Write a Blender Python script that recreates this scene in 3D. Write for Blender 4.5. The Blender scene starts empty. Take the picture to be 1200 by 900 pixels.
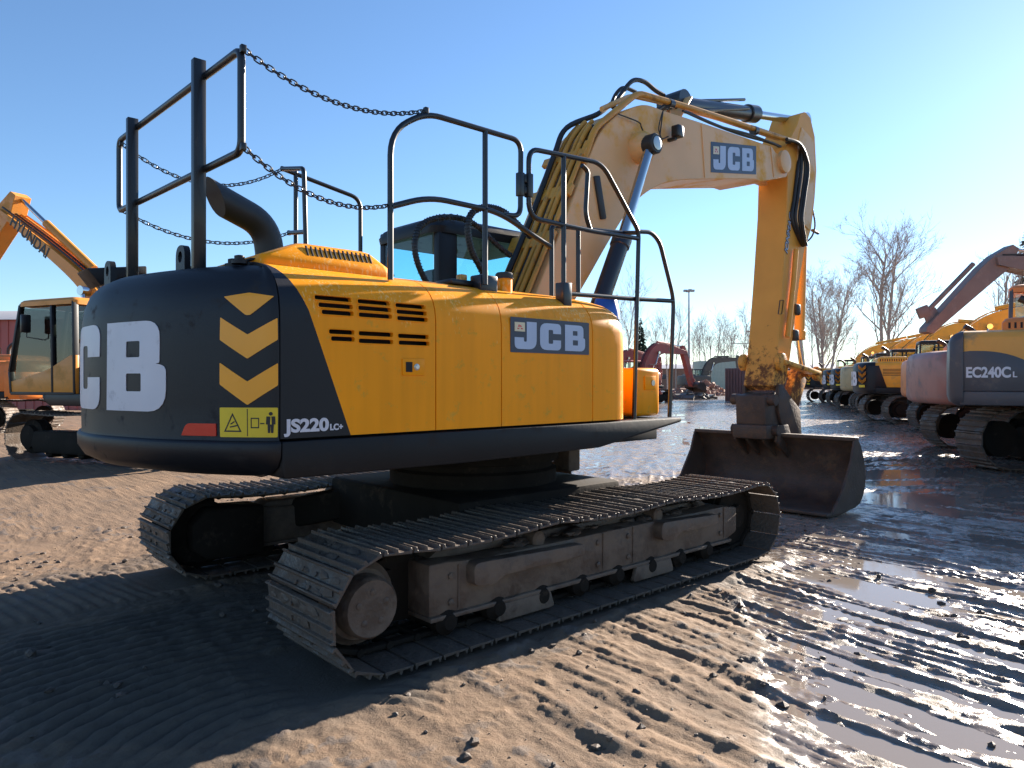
import bpy, bmesh, math, random
import numpy as np
from mathutils import Vector, Matrix, noise as mnoise
random.seed(7)
PI = math.pi
R = math.radians
scene = bpy.context.scene
COL = scene.collection

# ------------------------------------------------------------------ camera frame
# World: origin under the slew ring of the near excavator, +x is its heading, +y its left, z up.
CAM = Vector((-4.168, -4.974, 1.62)); FW = Vector((.682, .731)); RT = Vector((.731, -.682))
FPX, HZ = 850.0, 446.0
def ray(px, py):
    a = (px - 600) / FPX
    return Vector((FW.x + a * RT.x, FW.y + a * RT.y, (HZ - py) / FPX))
def onx(px, py, x):
    d = ray(px, py); return CAM + d * ((x - CAM.x) / d.x)
def ony(px, py, y):
    d = ray(px, py); return CAM + d * ((y - CAM.y) / d.y)
def c2w(X, Y, z=0.0):
    return Vector((CAM.x + X * RT.x + Y * FW.x, CAM.y + X * RT.y + Y * FW.y, z))
def az2rot(az):          # heading given clockwise from the camera's view direction -> z rotation
    return math.atan2(FW.y, FW.x) - R(az)

# ------------------------------------------------------------------ materials
def mat(name, color, rough=.5, metal=0.0, var=.12, vscale=3.0, dirt=None, damt=.0, dscale=5.0, bump=0.0, bscale=40.0, coat=0.0, spec=.5, low=None, specks=None):
    m = bpy.data.materials.new(name); m.use_nodes = True
    nt = m.node_tree; N = nt.nodes; L = nt.links
    bs = N['Principled BSDF']
    bs.inputs['Roughness'].default_value = rough; bs.inputs['Metallic'].default_value = metal
    bs.inputs['Coat Weight'].default_value = coat; bs.inputs['Coat Roughness'].default_value = .08
    bs.inputs['Specular IOR Level'].default_value = spec
    tc = N.new('ShaderNodeTexCoord')
    n1 = N.new('ShaderNodeTexNoise'); n1.inputs['Scale'].default_value = vscale; n1.inputs['Detail'].default_value = 6
    L.new(tc.outputs['Object'], n1.inputs['Vector'])
    mr = N.new('ShaderNodeMapRange'); mr.inputs['From Min'].default_value = .25; mr.inputs['From Max'].default_value = .75
    mr.inputs['To Min'].default_value = 1 - var; mr.inputs['To Max'].default_value = 1 + var
    L.new(n1.outputs['Fac'], mr.inputs['Value'])
    mul = N.new('ShaderNodeVectorMath'); mul.operation = 'SCALE'; mul.inputs[0].default_value = color[:3]
    L.new(mr.outputs['Result'], mul.inputs['Scale'])
    out = mul.outputs[0]
    if dirt:
        n2 = N.new('ShaderNodeTexNoise'); n2.inputs['Scale'].default_value = dscale; n2.inputs['Detail'].default_value = 10
        n2.inputs['Roughness'].default_value = .72
        L.new(tc.outputs['Object'], n2.inputs['Vector'])
        m2 = N.new('ShaderNodeMapRange'); m2.inputs['From Min'].default_value = .62 - damt * .5; m2.inputs['From Max'].default_value = .72 - damt * .4
        if low is not None:      # mud splashed up from below: a height gradient of dirt, broken up by noise
            sx = N.new('ShaderNodeSeparateXYZ'); L.new(tc.outputs['Object'], sx.inputs[0])
            m3 = N.new('ShaderNodeMapRange'); m3.inputs['From Min'].default_value = low[0]; m3.inputs['From Max'].default_value = low[1]
            m3.inputs['To Min'].default_value = .3; m3.inputs['To Max'].default_value = -.12
            L.new(sx.outputs['Z'], m3.inputs['Value'])
            ad = N.new('ShaderNodeMath'); ad.operation = 'ADD'
            L.new(n2.outputs['Fac'], ad.inputs[0]); L.new(m3.outputs['Result'], ad.inputs[1]); L.new(ad.outputs[0], m2.inputs['Value'])
        else:
            L.new(n2.outputs['Fac'], m2.inputs['Value'])
        mx = N.new('ShaderNodeMix'); mx.data_type = 'RGBA'
        mx.inputs['B'].default_value = (*dirt, 1)
        L.new(m2.outputs['Result'], mx.inputs['Factor']); L.new(out, mx.inputs['A'])
        out = mx.outputs['Result']
        mr2 = N.new('ShaderNodeMapRange'); mr2.inputs['To Min'].default_value = rough; mr2.inputs['To Max'].default_value = .85
        L.new(m2.outputs['Result'], mr2.inputs['Value']); L.new(mr2.outputs['Result'], bs.inputs['Roughness'])
    if specks:      # dried water spots and runs near the top of the doors
        mp = N.new('ShaderNodeMapping'); mp.inputs['Scale'].default_value = (75, 75, 22); L.new(tc.outputs['Object'], mp.inputs['Vector'])
        ns = N.new('ShaderNodeTexNoise'); ns.inputs['Scale'].default_value = 1; ns.inputs['Detail'].default_value = 3; L.new(mp.outputs[0], ns.inputs['Vector'])
        n5 = N.new('ShaderNodeTexNoise'); n5.inputs['Scale'].default_value = 4.5; L.new(tc.outputs['Object'], n5.inputs['Vector'])
        sx = N.new('ShaderNodeSeparateXYZ'); L.new(tc.outputs['Object'], sx.inputs[0])
        mz = N.new('ShaderNodeMapRange'); mz.inputs['From Min'].default_value = 1.80; mz.inputs['From Max'].default_value = 2.12; mz.inputs['To Max'].default_value = .22; L.new(sx.outputs['Z'], mz.inputs['Value'])
        a1 = N.new('ShaderNodeMath'); a1.operation = 'MULTIPLY_ADD'; a1.inputs[1].default_value = .5; L.new(n5.outputs['Fac'], a1.inputs[0]); L.new(ns.outputs['Fac'], a1.inputs[2])
        a2 = N.new('ShaderNodeMath'); a2.operation = 'ADD'; L.new(a1.outputs[0], a2.inputs[0]); L.new(mz.outputs['Result'], a2.inputs[1])
        m5 = N.new('ShaderNodeMapRange'); m5.inputs['From Min'].default_value = 1.06; m5.inputs['From Max'].default_value = 1.14; m5.inputs['To Max'].default_value = .55; L.new(a2.outputs[0], m5.inputs['Value'])
        mx5 = N.new('ShaderNodeMix'); mx5.data_type = 'RGBA'; mx5.inputs['B'].default_value = (*specks, 1)
        L.new(m5.outputs['Result'], mx5.inputs['Factor']); L.new(out, mx5.inputs['A']); out = mx5.outputs['Result']
    if specks:
        mp2 = N.new('ShaderNodeMapping'); mp2.inputs['Scale'].default_value = (14, 14, .9); L.new(tc.outputs['Object'], mp2.inputs['Vector'])
        n6 = N.new('ShaderNodeTexNoise'); n6.inputs['Scale'].default_value = 1; n6.inputs['Detail'].default_value = 6; L.new(mp2.outputs[0], n6.inputs['Vector'])
        m6 = N.new('ShaderNodeMapRange'); m6.inputs['From Min'].default_value = .3; m6.inputs['From Max'].default_value = .7; m6.inputs['To Min'].default_value = .93; m6.inputs['To Max'].default_value = 1.04; L.new(n6.outputs['Fac'], m6.inputs['Value'])
        v6 = N.new('ShaderNodeVectorMath'); v6.operation = 'SCALE'; L.new(out, v6.inputs[0]); L.new(m6.outputs['Result'], v6.inputs['Scale']); out = v6.outputs[0]
    L.new(out, bs.inputs['Base Color'])
    if bump:
        n3 = N.new('ShaderNodeTexNoise'); n3.inputs['Scale'].default_value = bscale; n3.inputs['Detail'].default_value = 8
        L.new(tc.outputs['Object'], n3.inputs['Vector'])
        b = N.new('ShaderNodeBump'); b.inputs['Strength'].default_value = bump; b.inputs['Distance'].default_value = .02
        L.new(n3.outputs['Fac'], b.inputs['Height']); L.new(b.outputs['Normal'], bs.inputs['Normal'])
    return m

MUD = (.105, .072, .048)
M = {}
M['yellow'] = mat('yellow_paint', (.97, .335, .002), .42, var=.05, vscale=1.5, dirt=(.70, .34, .04), damt=.10, dscale=9, spec=.22, bump=.015, bscale=200, specks=(.95, .60, .20))
M['boomyellow'] = mat('weathered_sheen_yellow_paint', (.76, .43, .18), .42, var=.10, vscale=1.3, dirt=(.74, .36, .055), damt=.22, dscale=1.6, bump=.03, bscale=60)  # sky reflection on the boom put into the pale base, plus weathered patches
M['dipyellow'] = mat('chipped_yellow_paint', (.76, .35, .06), .48, var=.10, vscale=2, spec=.3, dirt=(.16, .07, .03), damt=.05, dscale=9, bump=.04, bscale=60, low=(1.2, 2.6))
M['black'] = mat('charcoal_paint', (.0085, .0092, .0125), .46, var=.12, vscale=2, dirt=(.022, .021, .021), damt=.08, dscale=6, spec=.35, bump=.05, bscale=160)
M['tube'] = mat('black_rail_paint', (.008, .009, .012), .4, var=.15, vscale=4, coat=.2)
M['skirt'] = mat('black_skirt_paint', (.0075, .008, .010), .5, var=.15, vscale=3, dirt=(.025, .02, .017), damt=.14, dscale=5, spec=.3, bump=.04)
M['dark'] = mat('dark_interior', (.012, .012, .013), .8)
M['steel'] = mat('muddy_track_steel', (.09, .075, .064), .42, metal=.25, var=.3, vscale=8, dirt=(.11, .08, .06), damt=.42, dscale=5, bump=.5, bscale=35)
M['frame'] = mat('muddy_brown_steel', (.085, .057, .042), .5, var=.3, vscale=3, dirt=(.15, .108, .078), damt=.36, dscale=4, bump=.35, bscale=25)
M['carbody'] = mat('shaded_undercarriage', (.018, .014, .011), .8, spec=.12, var=.3, vscale=3, dirt=(.05, .036, .026), damt=.1, dscale=4, bump=.1, bscale=25)  # near-black steel, with the shade under the machines put into the colour
M['rust'] = mat('rusty_steel', (.070, .045, .034), .6, metal=.1, var=.35, vscale=4, dirt=(.12, .075, .048), damt=.2, dscale=5, bump=.3, bscale=30)
M['clod'] = mat('dark_clods', (.075, .055, .042), .7, var=.3, vscale=12, bump=.3, bscale=60)
M['pipe'] = mat('pipe_paint', (.58, .27, .035), .45, var=.15, vscale=3, dirt=(.25, .14, .06), damt=.14, dscale=8)
M['rub'] = mat('black_rubber', (.018, .018, .019), .5, var=.2)
M['chrome'] = mat('chrome_rod', (.52, .52, .53), .14, metal=1.0, var=.04)
M['bare'] = mat('bare_steel', (.45, .44, .42), .3, metal=.9, var=.2, vscale=6)
M['cylblack'] = mat('dark_grey_cylinder', (.018, .02, .026), .35, var=.1, coat=.2)
M['blue'] = mat('blue_plastic', (.02, .12, .55), .4)
M['white'] = mat('white_vinyl', (.62, .61, .66), .4, var=.06, vscale=4, dirt=(.5, .48, .5), damt=.06, dscale=7)
M['decalblue'] = mat('dark_blue_vinyl', (.016, .022, .055), .35)
M['silver'] = mat('silver_blue_vinyl', (.42, .50, .66), .35, var=.08)
M['chev'] = mat('chevron_yellow', (.88, .36, .01), .35, var=.06)
M['warn'] = mat('warning_yellow', (.72, .52, .02), .4)
M['cream'] = mat('cream_vinyl', (.7, .6, .4), .4)
M['ink'] = mat('black_ink', (.012, .012, .014), .5)
M['red'] = mat('red_reflector', (.55, .025, .015), .2, coat=.6)
M['lamp'] = mat('lamp_lens', (.5, .5, .52), .1, coat=1)
M['amber'] = mat('amber_lens', (.6, .3, .05), .2)
M['grey'] = mat('dark_grey_paint', (.062, .062, .072), .45, var=.12, dirt=(.13, .11, .10), damt=.15, dscale=3)
M['volvoyel'] = mat('ochre_paint', (.72, .33, .055), .45, var=.08, dirt=(.40, .25, .11), damt=.2, dscale=2)
M['orange'] = mat('orange_paint', (.70, .20, .035), .45, var=.1, dirt=(.35, .17, .1), damt=.15, dscale=2)
M['pink'] = mat('faded_red_grey_paint', (.30, .125, .10), .5, var=.15, vscale=1.5, dirt=(.22, .17, .16), damt=.22, dscale=2)
M['boomgrey'] = mat('grey_brown_paint', (.18, .135, .12), .5, var=.12, dirt=(.25, .2, .18), damt=.2, dscale=2)
M['hyu'] = mat('amber_paint', (.66, .25, .03), .42, var=.08, dirt=(.52, .24, .06), damt=.15, dscale=2)
M['jcb2'] = mat('dusty_yellow_paint', (.86, .38, .03), .45, var=.1, dirt=(.62, .33, .08), damt=.2, dscale=2)
M['beige'] = mat('beige_paint', (.42, .33, .17), .5, var=.1, dirt=(.3, .22, .13), damt=.2, dscale=2)
M['redm'] = mat('faded_red_paint', (.36, .065, .05), .5, var=.15, dirt=(.28, .13, .1), damt=.2, dscale=2)
M['darkm'] = mat('dark_olive_paint', (.10, .09, .075), .55, var=.2)
M['shedred'] = mat('red_sheet_metal', (.42, .10, .08), .55, var=.12, vscale=.6)
M['shedroof'] = mat('grey_sheet_roof', (.30, .29, .30), .5, var=.1)
M['container'] = mat('rusty_maroon_sheet', (.13, .065, .06), .6, var=.2, vscale=1)
M['pale'] = mat('pale_green_sheet', (.42, .46, .38), .6, var=.1)
M['brick'] = mat('brown_brick', (.30, .16, .11), .8, var=.15)
M['bark'] = mat('hazed_bare_bark', (.36, .30, .27), .85, var=.25, vscale=4)  # bark lightened so the distant trees carry haze in their colour
M['barkfar'] = mat('hazed_far_bark', (.34, .29, .27), .9, var=.2)  # treeline haze put into the bark colour
M['needle'] = mat('dark_needles', (.035, .05, .03), .8, var=.3)
M['pole'] = mat('galvanised_pole', (.32, .32, .33), .5, metal=.3)
M['seat'] = mat('seat_fabric', (.06, .06, .065), .8)

def glass(name, tint, alpha):
    m = bpy.data.materials.new(name); m.use_nodes = True
    nt = m.node_tree; N = nt.nodes; L = nt.links; N.clear()
    o = N.new('ShaderNodeOutputMaterial'); mx = N.new('ShaderNodeMixShader'); t = N.new('ShaderNodeBsdfTransparent'); g = N.new('ShaderNodeBsdfGlossy')
    t.inputs['Color'].default_value = (*tint, 1); g.inputs['Roughness'].default_value = .03
    fr = N.new('ShaderNodeFresnel'); fr.inputs['IOR'].default_value = 1.5
    ad = N.new('ShaderNodeMath'); ad.operation = 'ADD'; ad.inputs[1].default_value = alpha
    L.new(fr.outputs[0], ad.inputs[0])
    ge = N.new('ShaderNodeNewGeometry'); inv = N.new('ShaderNodeMath'); inv.operation = 'SUBTRACT'; inv.inputs[0].default_value = 1; L.new(ge.outputs['Backfacing'], inv.inputs[1])
    mu = N.new('ShaderNodeMath'); mu.operation = 'MULTIPLY'; L.new(ad.outputs[0], mu.inputs[0]); L.new(inv.outputs[0], mu.inputs[1]); L.new(mu.outputs[0], mx.inputs['Fac'])
    L.new(t.outputs[0], mx.inputs[1]); L.new(g.outputs[0], mx.inputs[2]); L.new(mx.outputs[0], o.inputs['Surface'])
    return m
M['glass'] = glass('tinted_cab_glass', (.74, .94, .97), .02); M['smoke'] = glass('smoked_cab_glass', (.42, .46, .44), .02); M['clear'] = glass('clear_cab_glass', (.88, .95, .94), .03)

# ------------------------------------------------------------------ mesh builder
def fillet(pts, r, n=5, closed=False):
    pts = [Vector(p) for p in pts]; out = []; k = len(pts)
    for i, p in enumerate(pts):
        if not closed and i in (0, k - 1): out.append(p); continue
        a = pts[i - 1] - p; b = pts[(i + 1) % k] - p
        ri = r[i] if isinstance(r, (list, tuple)) else r
        if ri <= 0: out.append(p); continue
        q = min(ri, a.length * .48, b.length * .48)
        A = p + a.normalized() * q; B = p + b.normalized() * q
        for j in range(n + 1):
            t = j / n; out.append(A * (1 - t) ** 2 + p * (2 * t * (1 - t)) + B * t * t)
    return out
def smooth(pts, n=6):
    pts = [Vector(p) for p in pts]; out = []
    for i in range(len(pts) - 1):
        p0 = pts[max(i - 1, 0)]; p1 = pts[i]; p2 = pts[i + 1]; p3 = pts[min(i + 2, len(pts) - 1)]
        for j in range(n):
            t = j / n
            out.append(.5 * ((2 * p1) + (p2 - p0) * t + (2 * p0 - 5 * p1 + 4 * p2 - p3) * t * t + (3 * p1 - p0 - 3 * p2 + p3) * t ** 3))
    out.append(pts[-1]); return out

class MB:
    def __init__(s, X=None): s.v = []; s.f = []; s.X = X
    def add(s, vs, fs):
        o = len(s.v)
        s.v += [Vector(p) for p in vs]; s.f += [tuple(i + o for i in f) for f in fs]
        return s
    def bevel(s, vs, fs, b, seg=2):
        bm = bmesh.new(); V = [bm.verts.new(p) for p in vs]
        for f in fs: bm.faces.new([V[i] for i in f])
        bmesh.ops.recalc_face_normals(bm, faces=bm.faces)
        ed = [e for e in bm.edges if len(e.link_faces) == 2 and e.calc_face_angle(0) > R(28)]
        bmesh.ops.bevel(bm, geom=ed, offset=b, segments=seg, affect='EDGES', clamp_overlap=True, profile=.5)
        bm.verts.index_update()
        s.add([v.co.copy() for v in bm.verts], [[v.index for v in f.verts] for f in bm.faces]); bm.free(); return s
    def box(s, c, size, bev=0, rot=None, seg=2):
        h = Vector(size) / 2; vs = []
        for x in (-1, 1):
            for y in (-1, 1):
                for z in (-1, 1):
                    p = Vector((x * h.x, y * h.y, z * h.z))
                    if rot is not None: p = rot @ p
                    vs.append(p + Vector(c))
        fs = [(0, 1, 3, 2), (4, 6, 7, 5), (0, 4, 5, 1), (2, 3, 7, 6), (0, 2, 6, 4), (1, 5, 7, 3)]
        return s.bevel(vs, fs, bev, seg) if bev else s.add(vs, fs)
    def bar(s, p, q, w, h, bev=0, up=(0, 0, 1)):
        p = Vector(p); q = Vector(q); d = q - p; x = d.normalized(); u = Vector(up)
        if abs(x.dot(u)) > .98: u = Vector((0, 1, 0))
        y = u.cross(x).normalized(); z = x.cross(y)
        rot = Matrix((x, y, z)).transposed()
        return s.box((p + q) / 2, (d.length, w, h), bev, rot)
    def prism(s, prof, axis, a, b, bev=0, seg=2):
        n = len(prof)
        def P(u, v, w): return {'x': (w, u, v), 'y': (u, w, v), 'z': (u, v, w)}[axis]
        vs = [P(u, v, a) for u, v in prof] + [P(u, v, b) for u, v in prof]
        fs = [tuple(range(n)), tuple(range(2 * n - 1, n - 1, -1))] + [(i, i + n, (i + 1) % n + n, (i + 1) % n) for i in range(n)]
        return s.bevel(vs, fs, bev, seg) if bev else s.add(vs, fs)
    def tube(s, path, r, n=10, closed=False):
        path = [Vector(p) for p in path]; k = len(path); vs = []; fs = []
        T = []
        for i in range(k):
            if closed: t = path[(i + 1) % k] - path[i - 1]
            else: t = path[min(i + 1, k - 1)] - path[max(i - 1, 0)]
            T.append(t.normalized() if t.length > 1e-9 else Vector((0, 0, 1)))
        u = Vector((0, 0, 1)) if abs(T[0].z) < .9 else Vector((1, 0, 0))
        u = (u - T[0] * u.dot(T[0])).normalized()
        for i in range(k):
            u = u - T[i] * u.dot(T[i])
            u = u.normalized() if u.length > 1e-6 else T[i].orthogonal().normalized()
            w = T[i].cross(u); ri = r[i] if isinstance(r, (list, tuple)) else r
            for j in range(n):
                a = 2 * PI * j / n; vs.append(path[i] + (u * math.cos(a) + w * math.sin(a)) * ri)
        for i in range(k if closed else k - 1):
            o, q = i * n, ((i + 1) % k) * n
            for j in range(n): fs.append((o + j, o + (j + 1) % n, q + (j + 1) % n, q + j))
        if not closed: fs += [tuple(range(n - 1, -1, -1)), tuple(range((k - 1) * n, k * n))]
        return s.add(vs, fs)
    def cyl(s, p, q, r, n=20, bev=0):
        p = Vector(p); q = Vector(q)
        if not bev: return s.tube([p, q], r, n)
        d = (q - p).normalized() * bev
        return s.tube([p, p, p + d, q - d, q, q][1:-1] if False else [p, p + d, q - d, q], [r - bev, r, r, r - bev], n)
    def lathe(s, prof, c, ax, n=28):
        ax = Vector(ax).normalized(); u = ax.orthogonal().normalized(); w = ax.cross(u); c = Vector(c); vs = []; fs = []
        for r, h in prof:
            for j in range(n):
                a = 2 * PI * j / n; vs.append(c + ax * h + (u * math.cos(a) + w * math.sin(a)) * r)
        for i in range(len(prof) - 1):
            for j in range(n): fs.append((i * n + j, i * n + (j + 1) % n, (i + 1) * n + (j + 1) % n, (i + 1) * n + j))
        fs += [tuple(range(n - 1, -1, -1)), tuple(range((len(prof) - 1) * n, len(prof) * n))]
        return s.add(vs, fs)
    def loft(s, rings, cap=True):
        n = len(rings[0]); vs = [p for r_ in rings for p in r_]; fs = []
        for i in range(len(rings) - 1):
            for j in range(n): fs.append((i * n + j, i * n + (j + 1) % n, (i + 1) * n + (j + 1) % n, (i + 1) * n + j))
        if cap: fs += [tuple(range(n - 1, -1, -1)), tuple(range((len(rings) - 1) * n, len(rings) * n))]
        return s.add(vs, fs)
    def ball(s, c, r, sub=1, sq=(1, 1, 1), jit=0):
        bm = bmesh.new(); bmesh.ops.create_icosphere(bm, subdivisions=sub, radius=1)
        vs = []
        for v in bm.verts:
            k = r * (1 + random.uniform(-jit, jit)); vs.append(Vector(c) + Vector((v.co.x * k * sq[0], v.co.y * k * sq[1], v.co.z * k * sq[2])))
        s.add(vs, [[v.index for v in f.verts] for f in bm.faces]); bm.free(); return s
    def mesh(s, name, m, sharp=38):
        me = bpy.data.meshes.new(name)
        vs = [s.X @ p for p in s.v] if s.X is not None else s.v
        me.from_pydata([tuple(p) for p in vs], [], s.f); me.update()
        bm = bmesh.new(); bm.from_mesh(me); bmesh.ops.recalc_face_normals(bm, faces=bm.faces); bm.to_mesh(me); bm.free()
        me.materials.append(m)
        me.shade_smooth(); me.set_sharp_from_angle(angle=R(sharp))
        return me
    def build(s, name, m, parent=None, sharp=38, label=None):
        return link(name, s.mesh(name, m, sharp), parent, label)
def link(name, me, parent=None, label=None):
    o = bpy.data.objects.new(name, me); COL.objects.link(o)
    if parent is not None: o.parent = parent
    if label: o['label'] = label
    return o
def thing(name, label, cat, loc=(0, 0, 0), rz=0, group=None):
    o = bpy.data.objects.new(name, None); COL.objects.link(o)
    o.location = loc; o.rotation_euler = (0, 0, rz); o['label'] = label; o['category'] = cat
    if group: o['group'] = group
    return o
def tag(o, label, cat, group=None):
    o['label'] = label; o['category'] = cat
    if group: o['group'] = group
    return o
def struct(o, kind='structure'): o['kind'] = kind; return o

# --------------------------------------------------- flat shapes and lettering (2D loops, filled)
def fill2d(loops, ext=.002, cut=None):
    cu = bpy.data.curves.new('shape', 'CURVE'); cu.dimensions = '2D'; cu.fill_mode = 'BOTH'; cu.extrude = ext
    for lp in loops:
        sp = cu.splines.new('POLY'); sp.points.add(len(lp) - 1)
        for p, q in zip(sp.points, lp): p.co = (q[0], q[1], 0, 1)
        sp.use_cyclic_u = True
    return curve_mesh(cu, cut)
def text2d(txt, size, ext=.002, bold=0.0, shear=0.0, sx=1.0, cut=None, space=1.0):
    cu = bpy.data.curves.new('lettering', 'FONT'); cu.body = txt; cu.size = size; cu.extrude = ext; cu.offset = bold; cu.shear = shear
    cu.space_character = space
    v, f = curve_mesh(cu, cut)
    return [Vector((p.x * sx, p.y, p.z)) for p in v], f
def curve_mesh(cu, cut=None):
    ob = bpy.data.objects.new('tmp', cu); COL.objects.link(ob)
    me = bpy.data.meshes.new_from_object(ob)
    COL.objects.unlink(ob); bpy.data.objects.remove(ob)
    bm = bmesh.new(); bm.from_mesh(me); bmesh.ops.remove_doubles(bm, verts=bm.verts, dist=1e-5)
    if cut:
        xs = [v.co.x for v in bm.verts]; x = min(xs) + cut
        while x < max(xs):
            bmesh.ops.bisect_plane(bm, geom=bm.verts[:] + bm.edges[:] + bm.faces[:], plane_co=(x, 0, 0), plane_no=(1, 0, 0)); x += cut
    bm.verts.index_update()
    v = [p.co.copy() for p in bm.verts]; f = [[q.index for q in p.verts] for p in bm.faces]; bm.free(); bpy.data.meshes.remove(me)
    return v, f
def rp(pts, n=5):       # rounded polygon: (x, y, radius)
    return [(p.x, p.y) for p in fillet([(a, b, 0) for a, b, c in pts], [c for a, b, c in pts], n, True)]
def letter(ch, x0, y0, w, h):
    if ch == 'J':
        L = [rp([(.50, 1, 0), (.92, 1, 0), (.92, 0, .34), (.0, 0, .34), (.0, .42, 0), (.38, .42, 0), (.38, .27, .05), (.50, .27, .05)])]
    elif ch == 'C':
        L = [rp([(.92, .62, 0), (.92, 1, .3), (0, 1, .3), (0, 0, .3), (.92, 0, .3), (.92, .38, 0), (.57, .38, 0), (.57, .24, .05), (.37, .24, .05), (.37, .76, .05), (.57, .76, .05), (.57, .62, 0)])]
    else:
        L = [rp([(0, 0, 0), (0, 1, 0), (.86, 1, .2), (.86, .53, .12), (.80, .53, .02), (.94, .50, .12), (.94, 0, .24)]), rp([(.36, .60, .02), (.58, .60, .02), (.58, .78, .02), (.36, .78, .02)]), rp([(.36, .22, .02), (.60, .22, .02), (.60, .42, .02), (.36, .42, .02)])]
    return [[(x0 + a * w, y0 + b * h) for a, b in lp] for lp in L]
def plate(name, vf, m, parent, xf, sharp=38):
    v, f = vf; mb = MB(); mb.add([xf(p) for p in v], f); return mb.build(name, m, parent, sharp)

# =================================================================== THE NEAR EXCAVATOR
EX = thing('excavator', 'large yellow and black tracked excavator with handrails and safety chains in the foreground', 'excavator')
UX = Matrix.Rotation(R(-1.0), 4, 'Z')          # undercarriage is turned one degree against the house

# ---- counterweight
half = [(-2.46, -1.35), (-2.53, -1.30), (-2.68, -1.12), (-2.89, -.75), (-3.02, -.3), (-3.05, 0)]
plan = smooth([(x, y, 0) for x, y in half] + [(x, -y, 0) for x, y in half[-2::-1]], 8)
arc = [0.0]
for a, b in zip(plan, plan[1:]): arc.append(arc[-1] + (b - a).length)
mid = arc[-1] / 2
PN = []
for i, p in enumerate(plan):
    t = (plan[min(i + 1, len(plan) - 1)] - plan[max(i - 1, 0)]).normalized(); n = Vector((-t.y, t.x, 0))
    if n.x > 0: n = -n
    e = min(arc[i], arc[-1] - arc[i]); k = max(0.0, 1 - e / .16)
    n = n.lerp(Vector((0, -1 if p.y < 0 else 1, 0)), k).normalized()
    PN.append(n)
def cw_pt(u, z, w=0.0):          # u: arc length from the middle towards the right-hand corner
    s = mid - u
    for i in range(len(arc) - 1):
        if arc[i] <= s <= arc[i + 1] or i == len(arc) - 2:
            t = (s - arc[i]) / (arc[i + 1] - arc[i]); p = plan[i].lerp(plan[i + 1], t); n = PN[i].lerp(PN[i + 1], t).normalized()
            p = p + n * w; return Vector((p.x, p.y, z))
prof = [(.6, 1.085), (.22, 1.09), (.10, 1.115), (.02, 1.16), (-.018, 1.22), (-.022, 1.285), (-.015, 1.297), (.0, 1.303), (.004, 1.32), (.0, 1.5), (.0, 1.8), (.006, 1.98), (.02, 2.07), (.05, 2.15), (.10, 2.21), (.17, 2.25), (.28, 2.275), (.5, 2.29)]
mb = MB(); rings = []
for ins, z in prof:
    rings.append([Vector((p.x, p.y, z)) - n * ins for p, n in zip(plan, PN)])
mb.loft(rings)
CW = mb.build('counterweight', M['black'], EX, 50)
def inset(z):
    for (a, z0), (b, z1) in zip(prof, prof[1:]):
        if z0 <= z <= z1: return a + (b - a) * (z - z0) / (z1 - z0)
    return 0
def cwx(p): return cw_pt(p.x, p.y, .0025 - inset(p.y) + p.z)
LW, LP = .575, .615
lp = []
for ch, u0 in (('J', -.305 - LP), ('C', -.305), ('B', -.305 + LP)): lp += letter(ch, u0, 1.45, LW, .50)
plate('lettering', fill2d(lp, .0015, .04), M['white'], CW, cwx)
u0, u1, um = 1.195, 1.51, 1.352
chs = [[(u0 + .012, 2.065), (um, 2.085), (u1 - .012, 2.065), (um + .012, 1.965), (um - .012, 1.965)],
       [(u0, 1.955), (um, 1.862), (u1, 1.95), (u1, 1.835), (um, 1.735), (u0, 1.835)],
       [(u0, 1.715), (um, 1.615), (u1, 1.712), (u1, 1.595), (um, 1.492), (u0, 1.60)]]
for c in chs:
    plate('chevron', fill2d([rp([(a, b, .006) for a, b in c], 3)], .0015, .04), M['chev'], CW, cwx)
WL = plate('warning_label', fill2d([rp([(u0, 1.322, .006), (u1, 1.322, .006), (u1, 1.478, .006), (u0, 1.478, .006)], 3)], .0015, .04), M['warn'], CW, cwx)
ix = lambda p: cw_pt(p.x, p.y, .0045 - inset(p.y) + p.z)
def ring2(pts, t):
    c = (sum(a for a, b in pts) / len(pts), sum(b for a, b in pts) / len(pts))
    return [pts, [(c[0] + (a - c[0]) * t, c[1] + (b - c[1]) * t) for a, b in pts]]
tri = [(u0 + .025, 1.35), (u0 + .125, 1.35), (u0 + .075, 1.45)]
plate('warning_symbol', fill2d(ring2(tri, .78), .0008, .04), M['ink'], WL, ix)
plate('warning_symbol', fill2d([[(u0 + .06, 1.372), (u0 + .10, 1.380), (u0 + .10, 1.387), (u0 + .06, 1.379)], [(u0 + .066, 1.388), (u0 + .088, 1.402), (u0 + .084, 1.407), (u0 + .062, 1.393)]], .0008, .04), M['ink'], WL, ix)
plate('warning_symbol', fill2d([[(um - .002, 1.328), (um + .002, 1.328), (um + .002, 1.472), (um - .002, 1.472)]], .0008), M['ink'], WL, ix)
bxp = [(um + .018, 1.37), (um + .062, 1.37), (um + .062, 1.425), (um + .018, 1.425)]
plate('warning_symbol', fill2d(ring2(bxp, .78) + [[(um + .068, 1.392), (um + .09, 1.392), (um + .09, 1.398), (um + .068, 1.398)]], .0008), M['ink'], WL, ix)
g = um + .122
per = [(g - .022, 1.432), (g + .022, 1.432), (g + .024, 1.39), (g + .016, 1.39), (g + .014, 1.345), (g + .002, 1.345), (g, 1.39), (g - .002, 1.345), (g - .014, 1.345), (g - .016, 1.39), (g - .024, 1.39)]
hd = [(g + .010 * math.cos(a * PI / 5), 1.446 + .010 * math.sin(a * PI / 5)) for a in range(10)]
plate('warning_symbol', fill2d([per, hd], .0008), M['ink'], WL, ix)
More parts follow.
